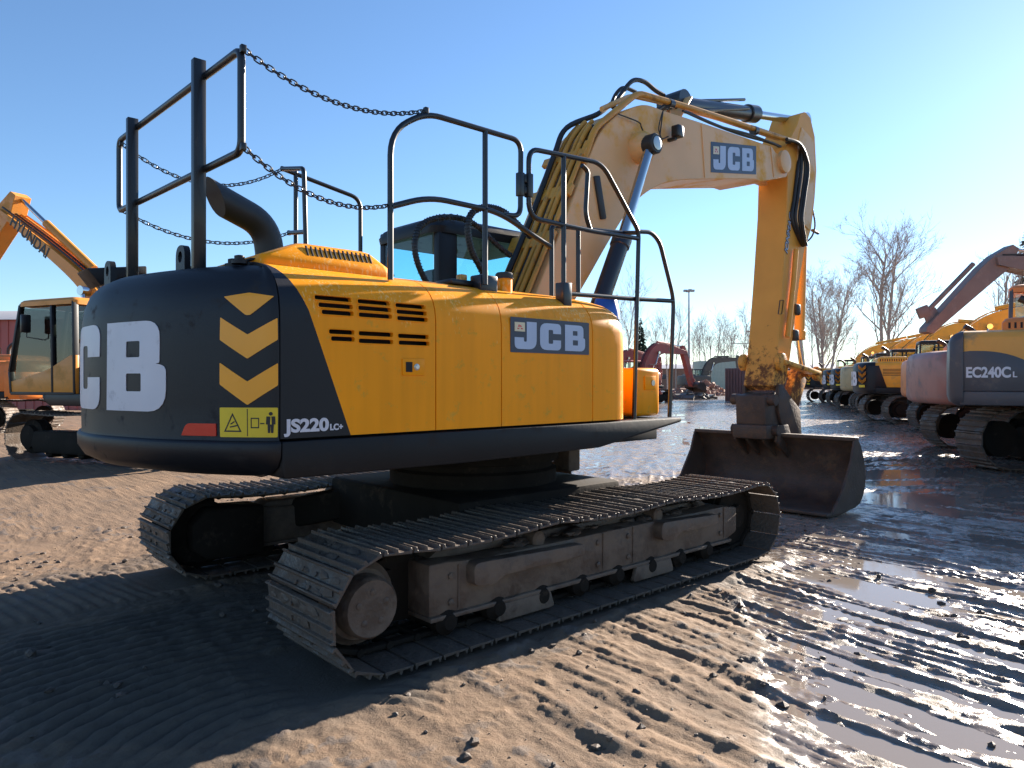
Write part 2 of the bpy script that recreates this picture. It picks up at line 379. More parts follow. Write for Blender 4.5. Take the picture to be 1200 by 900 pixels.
plate('reflector', fill2d([rp([(.955, 1.326, .004), (1.172, 1.326, .004), (1.172, 1.392, .004), (.985, 1.392, .03)], 4)], .004, .04), M['red'], CW, cwx)
# lifting eyes and top fittings
for lx, ly in ((-2.66, -.50), (-2.82, .42)):
    v, f = fill2d([rp([(-.075, -.03, 0), (.075, -.03, 0), (.075, .135, .075), (-.075, .135, .075)], 6), [(.034 * math.cos(a * PI / 8), .066 + .034 * math.sin(a * PI / 8)) for a in range(16)]], .018)
    q = MB(); q.add([Vector((lx + p.z, ly - p.x, 2.285 + p.y)) for p in v], f); q.build('lifting_eye', M['black'], CW)
for bx, by in ((-2.50, -.84), (-2.56, -.42), (-2.52, -.98)):
    q = MB(); q.lathe([(.045, 0), (.045, .018), (.028, .022), (.028, .045), (.012, .05)], (bx, by, 2.27), (0, 0, 1), 12); q.build('bolt', M['black'], CW)
q = MB(); q.prism([(-2.83, 2.44), (-2.42, 2.50), (-2.42, 2.43), (-2.55, 2.40), (-2.74, 2.32)], 'y', 1.0, 1.32, .012); q.build('tail_cover', M['black'], EX)

# ---- house: deck, skirts, panels
q = MB(); q.box((-.55, 0, 1.185), (3.7, 2.1, .19), .01); q.box((-1.03, 0, 1.74), (2.72, 2.52, .90), .02)  # lower frame, plus an added inner core that blocks light
q.build('house_frame_light_block', M['dark'], EX)
for y0, y1, nm in ((-1.365, -.25, 'side_skirt'), (.25, 1.365, 'side_skirt')):
    q = MB(); q.prism([(-2.452, 1.15), (-2.44, 1.10), (-1.2, 1.09), (.12, 1.105), (1.22, 1.262), (1.22, 1.298), (-2.452, 1.298)], 'y', y0, y1, .012, 2)
    q.build(nm, M['skirt'], EX)
SEC = [(-1.352, 1.312), (-1.352, 1.45), (-1.352, 1.6), (-1.352, 1.75), (-1.352, 1.9), (-1.350, 2.0), (-1.342, 2.06), (-1.322, 2.115), (-1.29, 2.162), (-1.245, 2.203), (-1.19, 2.235), (-1.12, 2.262), (-1.02, 2.285), (-.9, 2.30)]
SN = []
for i, p in enumerate(SEC):
    a = SEC[max(i - 1, 0)]; b = SEC[min(i + 1, len(SEC) - 1)]; t = Vector((b[0] - a[0], b[1] - a[1])).normalized(); SN.append(Vector((-t.y, t.x)))
def panel(xa, xb, nx=10, thick=.03, edge=.005, side=1):
    # xa, xb: functions of section index; a pressed sheet-metal door with turned edges
    q = MB(); m = len(SEC)
    def pt(i, f, d):
        x = xa(SEC[i][1]) * (1 - f) + xb(SEC[i][1]) * f
        return Vector((x, side * (SEC[i][0] - SN[i].x * d), SEC[i][1] - SN[i].y * d))
    cols = [(0, thick), (0, edge)] + [((k if 0 < k < nx else (edge / 1.0 if k == 0 else nx - edge)) / nx, 0) for k in range(nx + 1)] + [(1, edge), (1, thick)]
    vs = []; fs = []
    for f, d in cols:
        for i in range(m): vs.append(pt(i, f, d))
    C_ = len(cols)
    for c in range(C_ - 1):
        for i in range(m - 1): fs.append((c * m + i, c * m + i + 1, (c + 1) * m + i + 1, (c + 1) * m + i))
    # bottom and top returns and the back
    fs.append(tuple(c * m for c in range(C_))); fs.append(tuple(c * m + m - 1 for c in range(C_ - 1, -1, -1)))
    for i in range(m - 1): fs.append((i, (C_ - 1) * m + i, (C_ - 1) * m + i + 1, i + 1))
    q.add(vs, fs); return q
slant = lambda z: -2.035 - .335 * max(0, (z - 1.31) / .9) - (.03 * max(0, (z - 2.0) / .25) if z > 2 else 0)
S1, S2, S3 = -1.437, -.886, .05
panel(lambda z: -2.455, lambda z: slant(z) , 6, edge=.001).build('rear_corner_panel', M['black'], EX, 50)
eng = panel(slant, lambda z: S1 - .004, 12, edge=.001).build('engine_door', M['yellow'], EX, 50)
def cut(ob, cutter):
    c = bpy.data.objects.new('cutter', cutter); COL.objects.link(c)
    md = ob.modifiers.new('cut', 'BOOLEAN'); md.operation = 'DIFFERENCE'; md.object = c; md.solver = 'EXACT'
    dg = bpy.context.evaluated_depsgraph_get(); dg.update()
    me = bpy.data.meshes.new_from_object(ob.evaluated_get(dg))
    ob.modifiers.clear(); ob.data = me
    COL.objects.unlink(c); bpy.data.objects.remove(c)
    me.set_sharp_from_angle(angle=R(40))
vents = [((369, 348), (413, 351.6)), ((373, 356.6), (413.6, 360.2)), ((376.5, 365), (414, 368.2)), ((419.5, 352.4), (458, 356)), ((419.7, 360.4), (458.6, 363.6)), ((419.9, 368.6), (459, 371.2)),
         ((463.8, 357), (499.3, 360.4)), ((464.6, 365), (500.2, 367.6)), ((465, 372.6), (500.8, 375)), ((385, 388.4), (415, 389.8)), ((387.5, 396.6), (415.4, 397.8)), ((420, 390.6), (460.4, 392.4)), ((420, 399.4), (460.4, 400.8)), ((466, 393.4), (502, 395.2)), ((466.8, 401.4), (502.8, 402.8))]
q = MB()
for a, b in vents:
    A = ony(*a, -1.35); B = ony(*b, -1.35); z = (A.z + B.z) / 2; h = .0135
    lpz = rp([(A.x, z - h, h * .98), (B.x, z - h, h * .98), (B.x, z + h, h * .98), (A.x, z + h, h * .98)], 4)
    q.prism([(x, zz) for x, zz in lpz], 'y', -1.42, -1.22)
cut(eng, q.mesh('cutter', M['dark']))
q = MB()
for a, b in vents:
    A = ony(*a, -1.35); B = ony(*b, -1.35); z = (A.z + B.z) / 2; h = .0155
    yv = -1.353 if z < 2.0 else -1.350 if z < 2.045 else -1.345
    q.tube([(x, yv, zz) for x, zz in rp([(A.x - .002, z - h, h * .98), (B.x + .002, z - h, h * .98), (B.x + .002, z + h, h * .98), (A.x - .002, z + h, h * .98)], 4)], .0032, 6, True)
q.build('vent_lip', M['yellow'], eng)
q = MB()
for xx in (S1 + .05, S2 + .05, S3 - .05):
    for zz in (1.42, 1.95): q.box((xx, -1.3545, zz), (.012, .006, .07), .002)
q.build('hinge', M['yellow'], EX) if False else None
a = MB(); A = ony(471, 420, -1.352); B = ony(497, 440, -1.352)
a.prism([(A.x, B.z), (B.x, B.z), (B.x, A.z), (A.x, A.z)], 'y', -1.36, -1.34, .004); LT = a.build('latch', M['yellow'], eng)
a = MB(); a.box(((A.x * .72 + B.x * .28), -1.361, (A.z + B.z) / 2), (.045, .006, .06)); a.build('latch_recess', M['dark'], LT) if False else a.build('latch_recess', M['dark'], eng)
a = MB(); a.lathe([(.02, 0), (.02, .006), (.012, .008), (.012, .012)], (A.x * .38 + B.x * .62, -1.358, (A.z + B.z) / 2), (0, -1, 0), 14); a.build('lock', M['bare'], eng)
pump = panel(lambda z: S1 + .004, lambda z: S2 - .004, 8).build('pump_door', M['yellow'], EX, 50)
stor = panel(lambda z: S2 + .004, lambda z: S3 - .004, 10).build('storage_door', M['yellow'], EX, 50)
# front corner: the section sweeps round to the front face
q = MB(); rings = []
for x, ins in ((.056, .005), (.06, 0), (.25, 0), (.38, .004), (.44, .018), (.485, .05), (.51, .10), (.52, .16)):
    rr = [Vector((x, p[0] - n.x * ins * 1.0, p[1] - n.y * ins - (.06 * max(0, x - .1) if p[1] > 2.0 else 0))) for p, n in zip(SEC, SN)]
    rr = [Vector((v.x, v.y, max(v.z, 1.312))) for v in rr]
    rr += [Vector((x, -.35, rr[-1].z)), Vector((x, -.35, 1.312))]; rings.append(rr)
q.loft(rings); q.build('corner_panel', M['yellow'], EX, 50)
panel(lambda z: -2.455, lambda z: -.35, 10, side=-1).build('left_side_panel', M['yellow'], EX, 50)
q = MB(); q.box((-1.17, 0, 2.285), (2.55, 1.84, .03), .01); q.build('top_deck', M['yellow'], EX)
# JCB plate on the storage door
TL = ony(598, 371, -1.353); BR = ony(690, 416, -1.353); w = BR.x - TL.x; h = TL.z - BR.z
pl = plate('logo_plate', fill2d([rp([(0, 0, .008), (w, 0, .008), (w, h, .008), (0, h, .008)], 3)], .0012), M['decalblue'], stor, lambda p: Vector((TL.x + p.x, -1.3545 - p.z, BR.z + p.y)))
def logo(parent, w, h, xf, mt):
    lw = w * .29; L_ = letter('J', w * .045, h * .10, lw * .98, h * .79) + letter('C', w * .348, h * .10, lw, h * .79) + letter('B', w * .668, h * .10, lw, h * .79)
    plate('lettering', fill2d(L_, .0008), mt, parent, xf)
    plate('emblem', fill2d([[(w * .045, h * .60), (w * .165, h * .60), (w * .165, h * .86), (w * .045, h * .86)]], .0008), M['cream'], parent, xf)
    plate('emblem_mark', fill2d([[(w * .075, h * .66), (w * .10, h * .66), (w * .10, h * .70), (w * .075, h * .70)], [(w * .115, h * .66), (w * .14, h * .66), (w * .14, h * .70), (w * .115, h * .70)], [(w * .08, h * .72), (w * .13, h * .72), (w * .12, h * .78), (w * .09, h * .80)]], .0012), M['red'], parent, xf)
logo(pl, w, h, lambda p: Vector((TL.x + p.x, -1.3575 - p.z, BR.z + p.y)), M['silver'])
v, f = text2d('JS220', .094, .001, .004, 0, 1.2); x0 = -2.425
plate('model_lettering', (v, f), M['white'], EX, lambda p: Vector((x0 + p.x, -1.3545 - p.z, 1.347 + p.y + p.x * 0.0)))
x1 = x0 + max(p.x for p in v) + .006
plate('model_lettering', text2d('LC+', .046, .001, .002, 0, 1.0), M['white'], EX, lambda p: Vector((x1 + p.x, -1.3545 - p.z, 1.347 + p.y)))
# hood with slots
q = MB()
def rect(x0, x1, y0, y1, z, r=.05): return [Vector((a, b, z)) for a, b in rp([(x0, y0, r), (x1, y0, r), (x1, y1, r), (x0, y1, r)], 4)]
q.loft([rect(-2.44, -1.57, -1.07, .55, 2.27), rect(-2.44, -1.57, -1.07, .55, 2.30), rect(-2.42, -1.578, -1.06, .55, 2.335), rect(-2.19, -1.66, -.97, .46, 2.43), rect(-2.15, -1.69, -.94, .43, 2.442)])
HD = q.build('hood', M['yellow'], EX, 35)
q = MB()
for i in range(15):
    t = i / 14; x = -2.13 + t * .43; c = Vector((x, -1.013, 2.385))
    nrm = Vector((0, -.80, .60)); rot = Matrix((Vector((1, 0, 0)), Vector((.12, .6, .8)).normalized(), nrm)).transposed()
    q.box(c + nrm * .0025, (.014, .085, .008), .003, rot)
q.build('hood_vent', M['dark'], HD)
q = MB(); q.prism([(-2.46, 2.30), (-1.5, 2.30), (-1.5, 2.312), (-2.46, 2.312)], 'y', -.99, .7); q.build('hood_seal', M['dark'], HD)
# exhaust
ep = fillet([(-1.93, -.10, 2.40), (-1.965, -.10, 2.70), (-2.34, -.14, 2.83)], .2, 8)
q = MB(); q.tube(ep, [.098] * len(ep), 20)
n_ = 20; last = [i for i in range((len(ep) - 1) * n_, len(ep) * n_)]
dirp = (ep[-1] - ep[-2]).normalized()
for i in last: q.v[i] = q.v[i] - dirp * ((ep[-1].z + .085 - q.v[i].z) * .0) + dirp * (q.v[i].z - ep[-1].z) * 1.0
EP = q.build('exhaust_pipe', M['rub'], EX)
# deck fittings
q = MB(); p = ony(591, 335, -1.05); q.lathe([(.058, -.2), (.058, .05), (.05, .05)], (p.x, -1.05, p.z), (0, 0, 1), 20); FN = q.build('filler_neck', M['yellow'], EX)
q = MB(); q.lathe([(.066, .05), (.066, .085), (.055, .095)], (p.x, -1.05, p.z), (0, 0, 1), 20); q.build('filler_cap', M['rub'], FN)
q = MB(); p = ony(567, 330, -1.1); q.box((p.x, -1.1, p.z - .03), (.16, .12, .14), .012); q.build('rail_bracket', M['tube'], EX)
q = MB(); p = ony(541, 326, -1.0); q.box((p.x, -1.0, p.z - .02), (.06, .06, .09), .01); q.build('sensor_box', M['amber'], EX)
q = MB(); q.box((p.x + .02, -.98, 2.30), (.34, .2, .035), .008); q.build('deck_plate', M['tube'], EX)
p = ony(710, 362, -1.05)
q = MB(); q.lathe([(.12, -.08), (.115, -.02), (.09, .09), (.07, .12)], (p.x, -1.05, p.z - .01), (0, 0, 1), 22); q.build('fuel_cap', M['blue'], EX)
# front tool box with latch
q = MB(); q.box((1.0, -.75, 1.52), (.36, .84, .42), .04, None, 3)
TB = q.build('tool_box', M['yellow'], EX)
q = MB(); q.box((1.02, -1.176, 1.60), (.16, .012, .12), .004); q.build('latch', M['yellow'], TB)
q = MB(); q.lathe([(.025, 0), (.025, .01)], (1.05, -1.18, 1.60), (0, -1, 0), 12); q.build('lock', M['bare'], TB)

# ---- handrails
def rail(name, paths, r=.019, base=None, posts=(), parent=EX):
    q = MB()
    for pth, rad in paths: q.tube(fillet(pth, rad, 6) if rad else pth, r, 10)
    for a, b, w, d in posts: q.bar(a, b, w, d, .004, (1, 0, 0))
    return q.build(name, M['tube'], parent)
ax = -2.6
RA = rail('handrail', [([(ax, .5, 2.88), (ax, 1.05, 2.90), (ax, 1.05, 3.43), (ax, -1.2, 3.37), (ax, -1.2, 2.83), (ax, .5, 2.88)], .07)], .021, None,
     [((ax - .035, -.68, 2.26), (ax - .035, -.68, 3.47), .05, .07), ((ax - .035, .60, 2.26), (ax - .035, .60, 3.47), .05, .07)])
yc = -1.2
RC = rail('handrail', [([(-1.67, yc, 2.24), (-1.67, yc, 3.16), (-1.40, yc, 3.335), (-.56, yc, 3.345), (-.565, yc, 2.80), (-.72, yc, 2.79)], [0, .22, .12, .09, .12, 0]),
                       ([(-.9, yc, 2.28), (-.9, yc, 3.335)], 0), ([(-1.67, yc, 2.69), (-1.38, yc, 2.80), (-.78, yc, 2.80), (-.25, yc, 2.62)], .15)])
yd = -1.22
RD = rail('handrail', [([(-.50, yd, 3.0), (-.50, yd, 3.30), (.32, yd, 3.36), (.80, yd, 2.88), (.735, yd, 1.28)], [0, .10, .12, .06, 0]),
                       ([(-.50, yd, 3.05), (-.50, yd, 2.80), (.2, yd, 2.80), (.80, yd, 2.82)], [0, .12, 0, 0]), ([(-.13, yd, 2.2), (-.13, yd, 3.325)], 0),
                       ([(.17, yd + .08, 3.33), (.24, yd + .08, 3.30), (.21, yd + .08, 2.95), (.27, yd + .08, 2.83)], .08)])
q = MB(); q.bar((-.13, yd, 2.18), (-.13, yd, 2.36), .09, .09, .006, (1, 0, 0)); q.build('rail_bracket', M['tube'], RD)
RG = rail('handrail', [([(.80, yd, 2.88), (.98, yd, 2.90), (1.10, yd, 2.83), (1.31, yd, 2.35), (1.245, yd, 1.28)], [0, .08, .08, .1, 0]), ([(-.12, yd + .03, 2.285), (.75, yd + .03, 2.31), (1.30, yd, 2.33)], 0),
                       ([(.02, -.95, 2.25), (.02, -.95, 2.86), (.95, -.95, 2.93), (.80, yd, 2.87)], .05), ([(.17, -1.1, 2.82), (.17, -1.1, 2.29)], 0)])
q = MB()
for zz in (2.99, 3.07): q.bar((-.575, yc, zz), (-.49, yd, zz), .035, .05, .006)
q.box((-.565, yc, 3.03), (.05, .05, .17), .006); q.box((-.50, yd, 3.03), (.05, .05, .17), .006); q.build('rail_clamp', M['tube'], RC)
yb = .8
RB = rail('handrail', [([(-1.30, yb, 2.3), (-1.30, yb, 3.40)], 0), ([(-1.42, yb, 3.40), (-.67, yb, 3.275), (-.67, yb, 2.3)], .1), ([(-1.42, yb, 3.40), (-1.455, .35, 3.30), (-1.43, .35, 2.4)], .05), ([(-1.36, yb, 2.87), (-1.44, .35, 2.80)], 0)])
def chain(a, b, sag, n):
    a = Vector(a); b = Vector(b); pts = [a.lerp(b, i / n) - Vector((0, 0, sag * 4 * (i / n) * (1 - i / n))) for i in range(n + 1)]
    q = MB()
    for i in range(n):
        c = (pts[i] + pts[i + 1]) / 2; d = pts[i + 1] - pts[i]; l = d.length; x = d.normalized()
        u = Vector((0, 0, 1)); y = u.cross(x).normalized(); z = x.cross(y)
        s_ = (y, z) if i % 2 else (z, y); k = []
        s_ = ((y + z).normalized(), (z - y).normalized()) if i % 2 else ((z - y).normalized(), (y + z).normalized())
        hl = l * .68; hw = .0135
        for j in range(12):
            t = 2 * PI * j / 12; cx_, sy_ = math.cos(t), math.sin(t)
            k.append(c + x * ((hl - hw) * (1 if cx_ > 0.01 else -1 if cx_ < -.01 else 0) + hw * cx_) + s_[0] * hw * sy_)
        q.tube(k, .0042, 6, True)
    q.box(a, (.03, .03, .04), .004); q.box(b, (.03, .03, .04), .004)
    q.build('safety_chain', M['tube'], EX)
chain((ax, -1.22, 3.365), (-1.40, yc, 3.35), .13, 36)
chain((ax, -1.22, 2.85), (-1.67, yc, 2.70), .12, 30)
chain((ax, 1.0, 3.40), (-1.42, yb, 3.40), .22, 34)
chain((ax, 1.0, 2.90), (-1.36, yb, 2.87), .16, 34)

# ---- undercarriage
AX, RP, ZC = 1.975, .318, .362
W = .78; YC = 1.31
path = []
for i in range(60): path.append(Vector((-AX + 2 * AX * i / 60, 0, ZC - RP)))                         # bottom run, forward
for i in range(24): a = -PI / 2 + PI * i / 24; path.append(Vector((AX + RP * math.cos(a), 0, ZC + RP * math.sin(a))))
for i in range(60):
    x = AX - 2 * AX * i / 60; u = (x + AX) / (2 * AX)
    sag = -.034 * abs(math.sin(u * 3 * PI)) ** 1.0 * (1 if .05 < u < .95 else .6)
    path.append(Vector((x, 0, ZC + RP + sag)))
for i in range(24): a = PI / 2 + PI * i / 24; path.append(Vector((-AX + RP * math.cos(a), 0, ZC + RP * math.sin(a))))
cum = [0.0]
for i in range(len(path)): cum.append(cum[-1] + (path[(i + 1) % len(path)] - path[i]).length)
def on_path(s):
    s %= cum[-1]
    for i in range(len(path)):
        if cum[i] <= s <= cum[i + 1]:
            a = path[i]; b = path[(i + 1) % len(path)]; t = (s - cum[i]) / (cum[i + 1] - cum[i]); return a.lerp(b, t)
NS = 51; PITCH = cum[-1] / NS
def shoe_mesh(seed):
    rnd = random.Random(seed); q = MB(); h = PITCH / 2
    pr = [(-h - .004, .004), (-h + .002, .028), (-h + .010, .030), (-h + .014, .013), (-.012, .010), (-.006, .032), (.006, .032), (.012, .010), (h - .040, .010), (h - .034, .030), (h - .024, .030), (h - .018, .006), (h - .012, -.002), (-h, -.006)]
    q.prism(pr, 'y', -W / 2, W / 2, .002, 1)
    for y in (-.075, .075):
        for x in (-.035, .045): q.lathe([(.014, .008), (.014, .022), (.008, .024)], (x, y, 0), (0, 0, 1), 6)
    for k in range(9):           # clods of mud left between the grousers
        y = rnd.uniform(-W / 2 + .04, W / 2 - .04); x = rnd.choice((-.045, .038)); q.ball((x + rnd.uniform(-.012, .012), y, .010), rnd.uniform(.018, .04), 1, (.8, 2.0, .38), .3)
    me = q.mesh('track_shoe', M['steel'], 30); return me
shoes = [shoe_mesh(i) for i in range(4)]
def wheel(prof, c, side, name, m, parent, n=28):
    q = MB(UX); q.lathe(prof, c, (0, side, 0), n); return q.build(name, m, parent)
for side in (-1, 1):
    yc_ = side * YC
    q = MB(UX)
    for k in range(NS):
        a = on_path(k * PITCH); b = on_path((k + 1) * PITCH); d = (b - a).normalized(); n = Vector((-d.z, 0, d.x))
        for dy in (-.085, .085):
            q.bar(a + n * .035 + Vector((0, yc_ + dy, 0)) - d * .015, b + n * .035 + Vector((0, yc_ + dy, 0)) + d * .02, .034, .072, .012, (0, 1, 0))
        q.cyl(a + n * .035 + Vector((0, yc_ - .125, 0)), a + n * .035 + Vector((0, yc_ + .125, 0)), .024, 10)
    TK = q.build('crawler_track', M['carbody'], EX)
    for k in range(NS):
        p = on_path((k + .5) * PITCH); a = on_path((k + .02) * PITCH); b = on_path((k + .98) * PITCH); d = (b - a).normalized()
        n = Vector((d.z, 0, -d.x))
        y = n.cross(d)
        mx = Matrix((d, y, n)).transposed().to_4x4(); mx.translation = (a + b) / 2 + Vector((0, yc_, 0))
        o = link('track_shoe', random.choice(shoes), TK); o.matrix_local = UX @ mx
    o_ = side          # outward direction
    # sprocket and final drive at the rear, idler at the front
    sp = [(0.26 + .045 * (j % 2), 0) for j in range(42)]
    q = MB(UX)
    lp = [(-AX + (.255 + (.035 if (j % 4) in (1, 2) else 0)) * math.cos(2 * PI * j / 84), ZC + (.255 + (.035 if (j % 4) in (1, 2) else 0)) * math.sin(2 * PI * j / 84)) for j in range(84)]
    q.prism(lp, 'y', yc_ - .03, yc_ + .03); q.build('sprocket', M['carbody'], TK)
    wheel([(.24, -.02), (.24, .05), (.215, .07), (.20, .10), (.175, .105), (.172, .20), (.155, .222), (.15, .222), (.02, .228)], (-AX, yc_ + o_ * .03, ZC), o_, 'final_drive', M['frame'], TK, 32)
    wheel([(.27, 0), (.27, .12), (.24, .15), (.05, .16)], (-AX, yc_ - o_ * .04, ZC), -o_, 'drive_cover', M['carbody'], TK, 32)
    q = MB(UX)
    for j in range(5): a = 2 * PI * j / 5 + .3; q.lathe([(.02, 0), (.02, .012), (.01, .016)], (-AX + .09 * math.cos(a), yc_ + o_ * .245, ZC + .09 * math.sin(a)), (0, o_, 0), 8)
    q.build('hub_bolt', M['frame'], TK)
    wheel([(.20, -.1), (.265, -.09), (.265, -.04), (.285, -.035), (.285, .035), (.265, .04), (.265, .09), (.20, .1), (.11, .105), (.10, .15)], (AX, yc_, ZC), o_, 'idler', M['carbody'], TK, 32)
    for x in (-.62, .72):
        wheel([(.045, -.2), (.072, -.1), (.072, .05), (.058, .06), (.058, .17), (.04, .185)], (x, yc_, ZC + .17), o_, 'carrier_roller', M['frame'], TK, 20)
    for k in range(8):
        wheel([(.06, -.19), (.085, -.17), (.085, -.1), (.07, -.09), (.07, .09), (.085, .1), (.085, .17), (.06, .19), (.045, .21)], (-1.42 + k * .40, yc_ + o_ * .02, .155), o_, 'track_roller', M['carbody'], TK, 18)
    q = MB(UX); q.prism([(-1.98, .16), (-1.50, .14), (-1.50, .56), (-1.98, .58), (-2.10, .46), (-2.10, .26)], 'y', yc_ - o_ * .34, yc_ - o_ * .02, .03); q.build('drive_housing', M['carbody'], TK)
    # frame beam with step pads and guards
    q = MB(UX)
    q.prism([(-1.56, .20), (1.70, .20), (1.86, .25), (1.86, .47), (1.65, .50), (-1.20, .50), (-1.42, .52), (-1.56, .52)], 'y', yc_ - .20, yc_ + o_ * .0 + .20, .02)
    q.prism([(-1.56, .175), (1.74, .175), (1.74, .205), (-1.56, .205)], 'y', yc_ - .22, yc_ + .22, .008)
    q.prism([(-1.5, .5), (1.6, .5), (1.5, .56), (-1.4, .56)], 'y', yc_ - o_ * .18, yc_ + o_ * .06, .02)
    FR = q.build('track_frame', M['frame'], EX)
    for xa in (-1.40, -.05, .30, 1.58):
        q = MB(UX)
        for zz in (.27, .43): q.lathe([(.022, 0), (.022, .012), (.012, .018)], (xa, yc_ + o_ * .20, zz), (0, o_, 0), 6)
        q.bar((xa + .06, yc_ + o_ * .202, .22), (xa + .06, yc_ + o_ * .202, .49), .012, .010, 0, (1, 0, 0)); q.build('bolted_seam', M['frame'], FR)
    for xa in (-.5, .9):
        q = MB(UX)
        for k in range(26): q.ball((xa + random.uniform(-.5, .5), yc_ + o_ * random.uniform(-.05, .17), .515 + random.uniform(0, .02)), random.uniform(.02, .06), 1, (1.4, 1, .5), .3)
        q.build('packed_mud', M['clod'], FR)
    for xa, xb in ((-1.28, -.28), (.62, 1.42)):
        q = MB(UX); lp = rp([(xa, .36, .04), (xa + .16, .34, .03), (xa + .26, .385, .02), (xb, .385, .02), (xb, .47, .03), (xa, .50, .05)], 4)
        q.prism(lp, 'y', yc_ + o_ * .15, yc_ + o_ * .285, .008); q.build('step_pad', M['frame'], FR)
    for xa in (-.78, .60):
        q = MB(UX); q.prism(rp([(xa - .26, .07, .03), (xa + .26, .07, .03), (xa + .22, .18, .01), (xa - .22, .18, .01)], 3), 'y', yc_ + o_ * .19, yc_ + o_ * .225, .004); q.build('roller_guard', M['frame'], FR)
q = MB(UX)
q.box((0, 0, .54), (1.8, 1.9, .42), .04)
for sx in (-1, 1):
    for sy in (-1, 1): q.bar((sx * .45, sy * .5, .62), (sx * 1.05, sy * 1.25, .42), .36, .26, .04)
q.build('car_body', M['carbody'], EX)
q = MB(); q.lathe([(.74, .74), (.74, .86), (.70, .88), (.70, .93), (.76, .94), (.76, 1.02), (.66, 1.03), (.66, 1.12)], (0, 0, 0), (0, 0, 1), 48); q.build('slew_ring', M['carbody'], EX)
q = MB(); q.box((.85, -.35, .93), (.16, .2, .30), .02); q.build('swivel_cover', M['frame'], EX)

# ---- boom (a box section seen from its right rear)
def seg2(pts): return [(p.x, p.z) for p in pts]
YB = .30
upper = [ony(*p, -YB) for p in ((617, 372), (650, 290), (672, 232), (690, 186), (703, 157), (720, 138), (738, 127), (758, 123), (782, 131), (835, 148), (905, 172))]
lower = [ony(*p, -YB) for p in ((884, 210), (840, 210), (800, 211), (775, 216), (752, 230), (733, 252), (712, 286), (690, 325), (668, 362))]
up2 = [(p.x, p.z) for p in smooth(upper, 4)]; lo2 = [(p.x, p.z) for p in smooth(lower, 4)]
tip = ony(917, 190, -YB); foot = (.32, 1.72)
nose = [(up2[-1][0] + .10, up2[-1][1] - .06), (tip.x + .17, tip.z + .10), (tip.x + .20, tip.z - .04), (tip.x + .12, tip.z - .18), (lo2[0][0] + .16, lo2[0][1] - .0)]
outline = [(foot[0] - .15, foot[1] + .05)] + up2 + nose + lo2 + [(foot[0] + .18, foot[1] - .08)]
q = MB(); q.prism(outline, 'y', -YB, YB, .008, 1)
BM = q.build('boom', M['boomyellow'], EX, 25)
q = MB()
for sy in (-1, 1):
    q = MB(); q.lathe([(.15, 0), (.15, .05), (.12, .06), (.07, .065)], (tip.x, sy * YB, tip.z), (0, sy, 0), 24); q.build('pin_boss', M['boomyellow'], BM)
    q = MB(); q.lathe([(.16, -.01), (.16, .10), (.12, .16)], (ony(762, 170, -.46).x, sy * YB, ony(762, 170, -.46).z), (0, sy, 0), 24); q.build('pin_boss', M['boomyellow'], BM)
q = MB()      # welded seams and the side reinforcement, standing slightly proud
for px in (822, 903): a = ony(px, 146 if px == 822 else 172, -YB - .004); b = ony(px + 4, 208, -YB - .004); q.bar(a, b, .008, .012, 0, (0, 1, 0))
q.build('weld_seam', M['boomyellow'], BM)
q = MB(); A = ony(699, 206, -YB - .012); B = ony(707, 257, -YB - .012); q.bar(A, B, .085, .03, .012, (0, 1, 0)); q.build('step_strip', M['rub'], BM)
# JCB plate on the boom
c0 = ony(833, 202, -YB - .002); cx1 = ony(886, 204.5, -YB - .002); ct = ony(833, 166, -YB - .002)
ux = (cx1 - c0); w = ux.length; ux.normalize(); uz = (ct - c0); h = uz.length; uz.normalize()
bx = lambda k: (lambda p: c0 + ux * p.x + uz * p.y + Vector((0, -k - p.z, 0)))
pl = plate('logo_plate', fill2d([rp([(0, 0, .01), (w, 0, .01), (w, h, .01), (0, h, .01)], 3)], .0012), M['decalblue'], BM, bx(0.001))
logo(pl, w, h, bx(.004), M['silver'])
# rigid pipes on the back of the boom
def offs(pts, d):
    out = []
    for i, p in enumerate(pts):
        a = pts[max(i - 1, 0)]; b = pts[min(i + 1, len(pts) - 1)]; t = Vector((b[0] - a[0], b[1] - a[1])).normalized(); out.append((p[0] - t.y * d, p[1] + t.x * d))
    return out
for y, d, r, i0, i1 in ((-.25, .06, .024, 0, 15), (-.17, .07, .026, 0, 18), (-.09, .06, .022, 0, 20), (.0, .07, .026, 0, 20), (.10, .06, .02, 0, 20)):
    pp = [(x, y, z) for x, z in offs(up2, d)[i0:i1]]
    q = MB(); q.tube(pp, r, 10); q.build('hydraulic_pipe', M['pipe'], BM)
for y, d in ((-.21, .03), (-.13, .035), (-.045, .04), (.05, .035)):
    q = MB(); q.tube([(x, y + .012 * math.sin(3 * x), z) for x, z in offs(up2, d)[0:19]], .019, 8); q.build('hydraulic_hose', M['rub'], BM)
for i in (4, 8, 12):
    x, z = offs(up2, .05)[i]; x2, z2 = offs(up2, .05)[i + 1]; q = MB(); q.bar((x, 0, z), (x2, 0, z2), .05, .58, .006, (0, 1, 0)); q.build('pipe_clamp', M['pipe'], BM)
main = [ony(*p, -.27) for p in ((683, 192), (697, 150), (712, 138), (747, 109), (775, 117), (800, 124), (860, 143), (905, 158), (930, 166))]
q = MB(); q.tube(fillet(main, .12, 4), .034, 12); q.build('hydraulic_pipe', M['pipe'], BM)
m2 = [ony(*p, -.10) for p in ((705, 128), (740, 112), (775, 120), (845, 140), (912, 163))]
q = MB(); q.tube(fillet(m2, .12, 4), .028, 10); q.build('hydraulic_pipe', M['boomyellow'], BM)
q = MB()
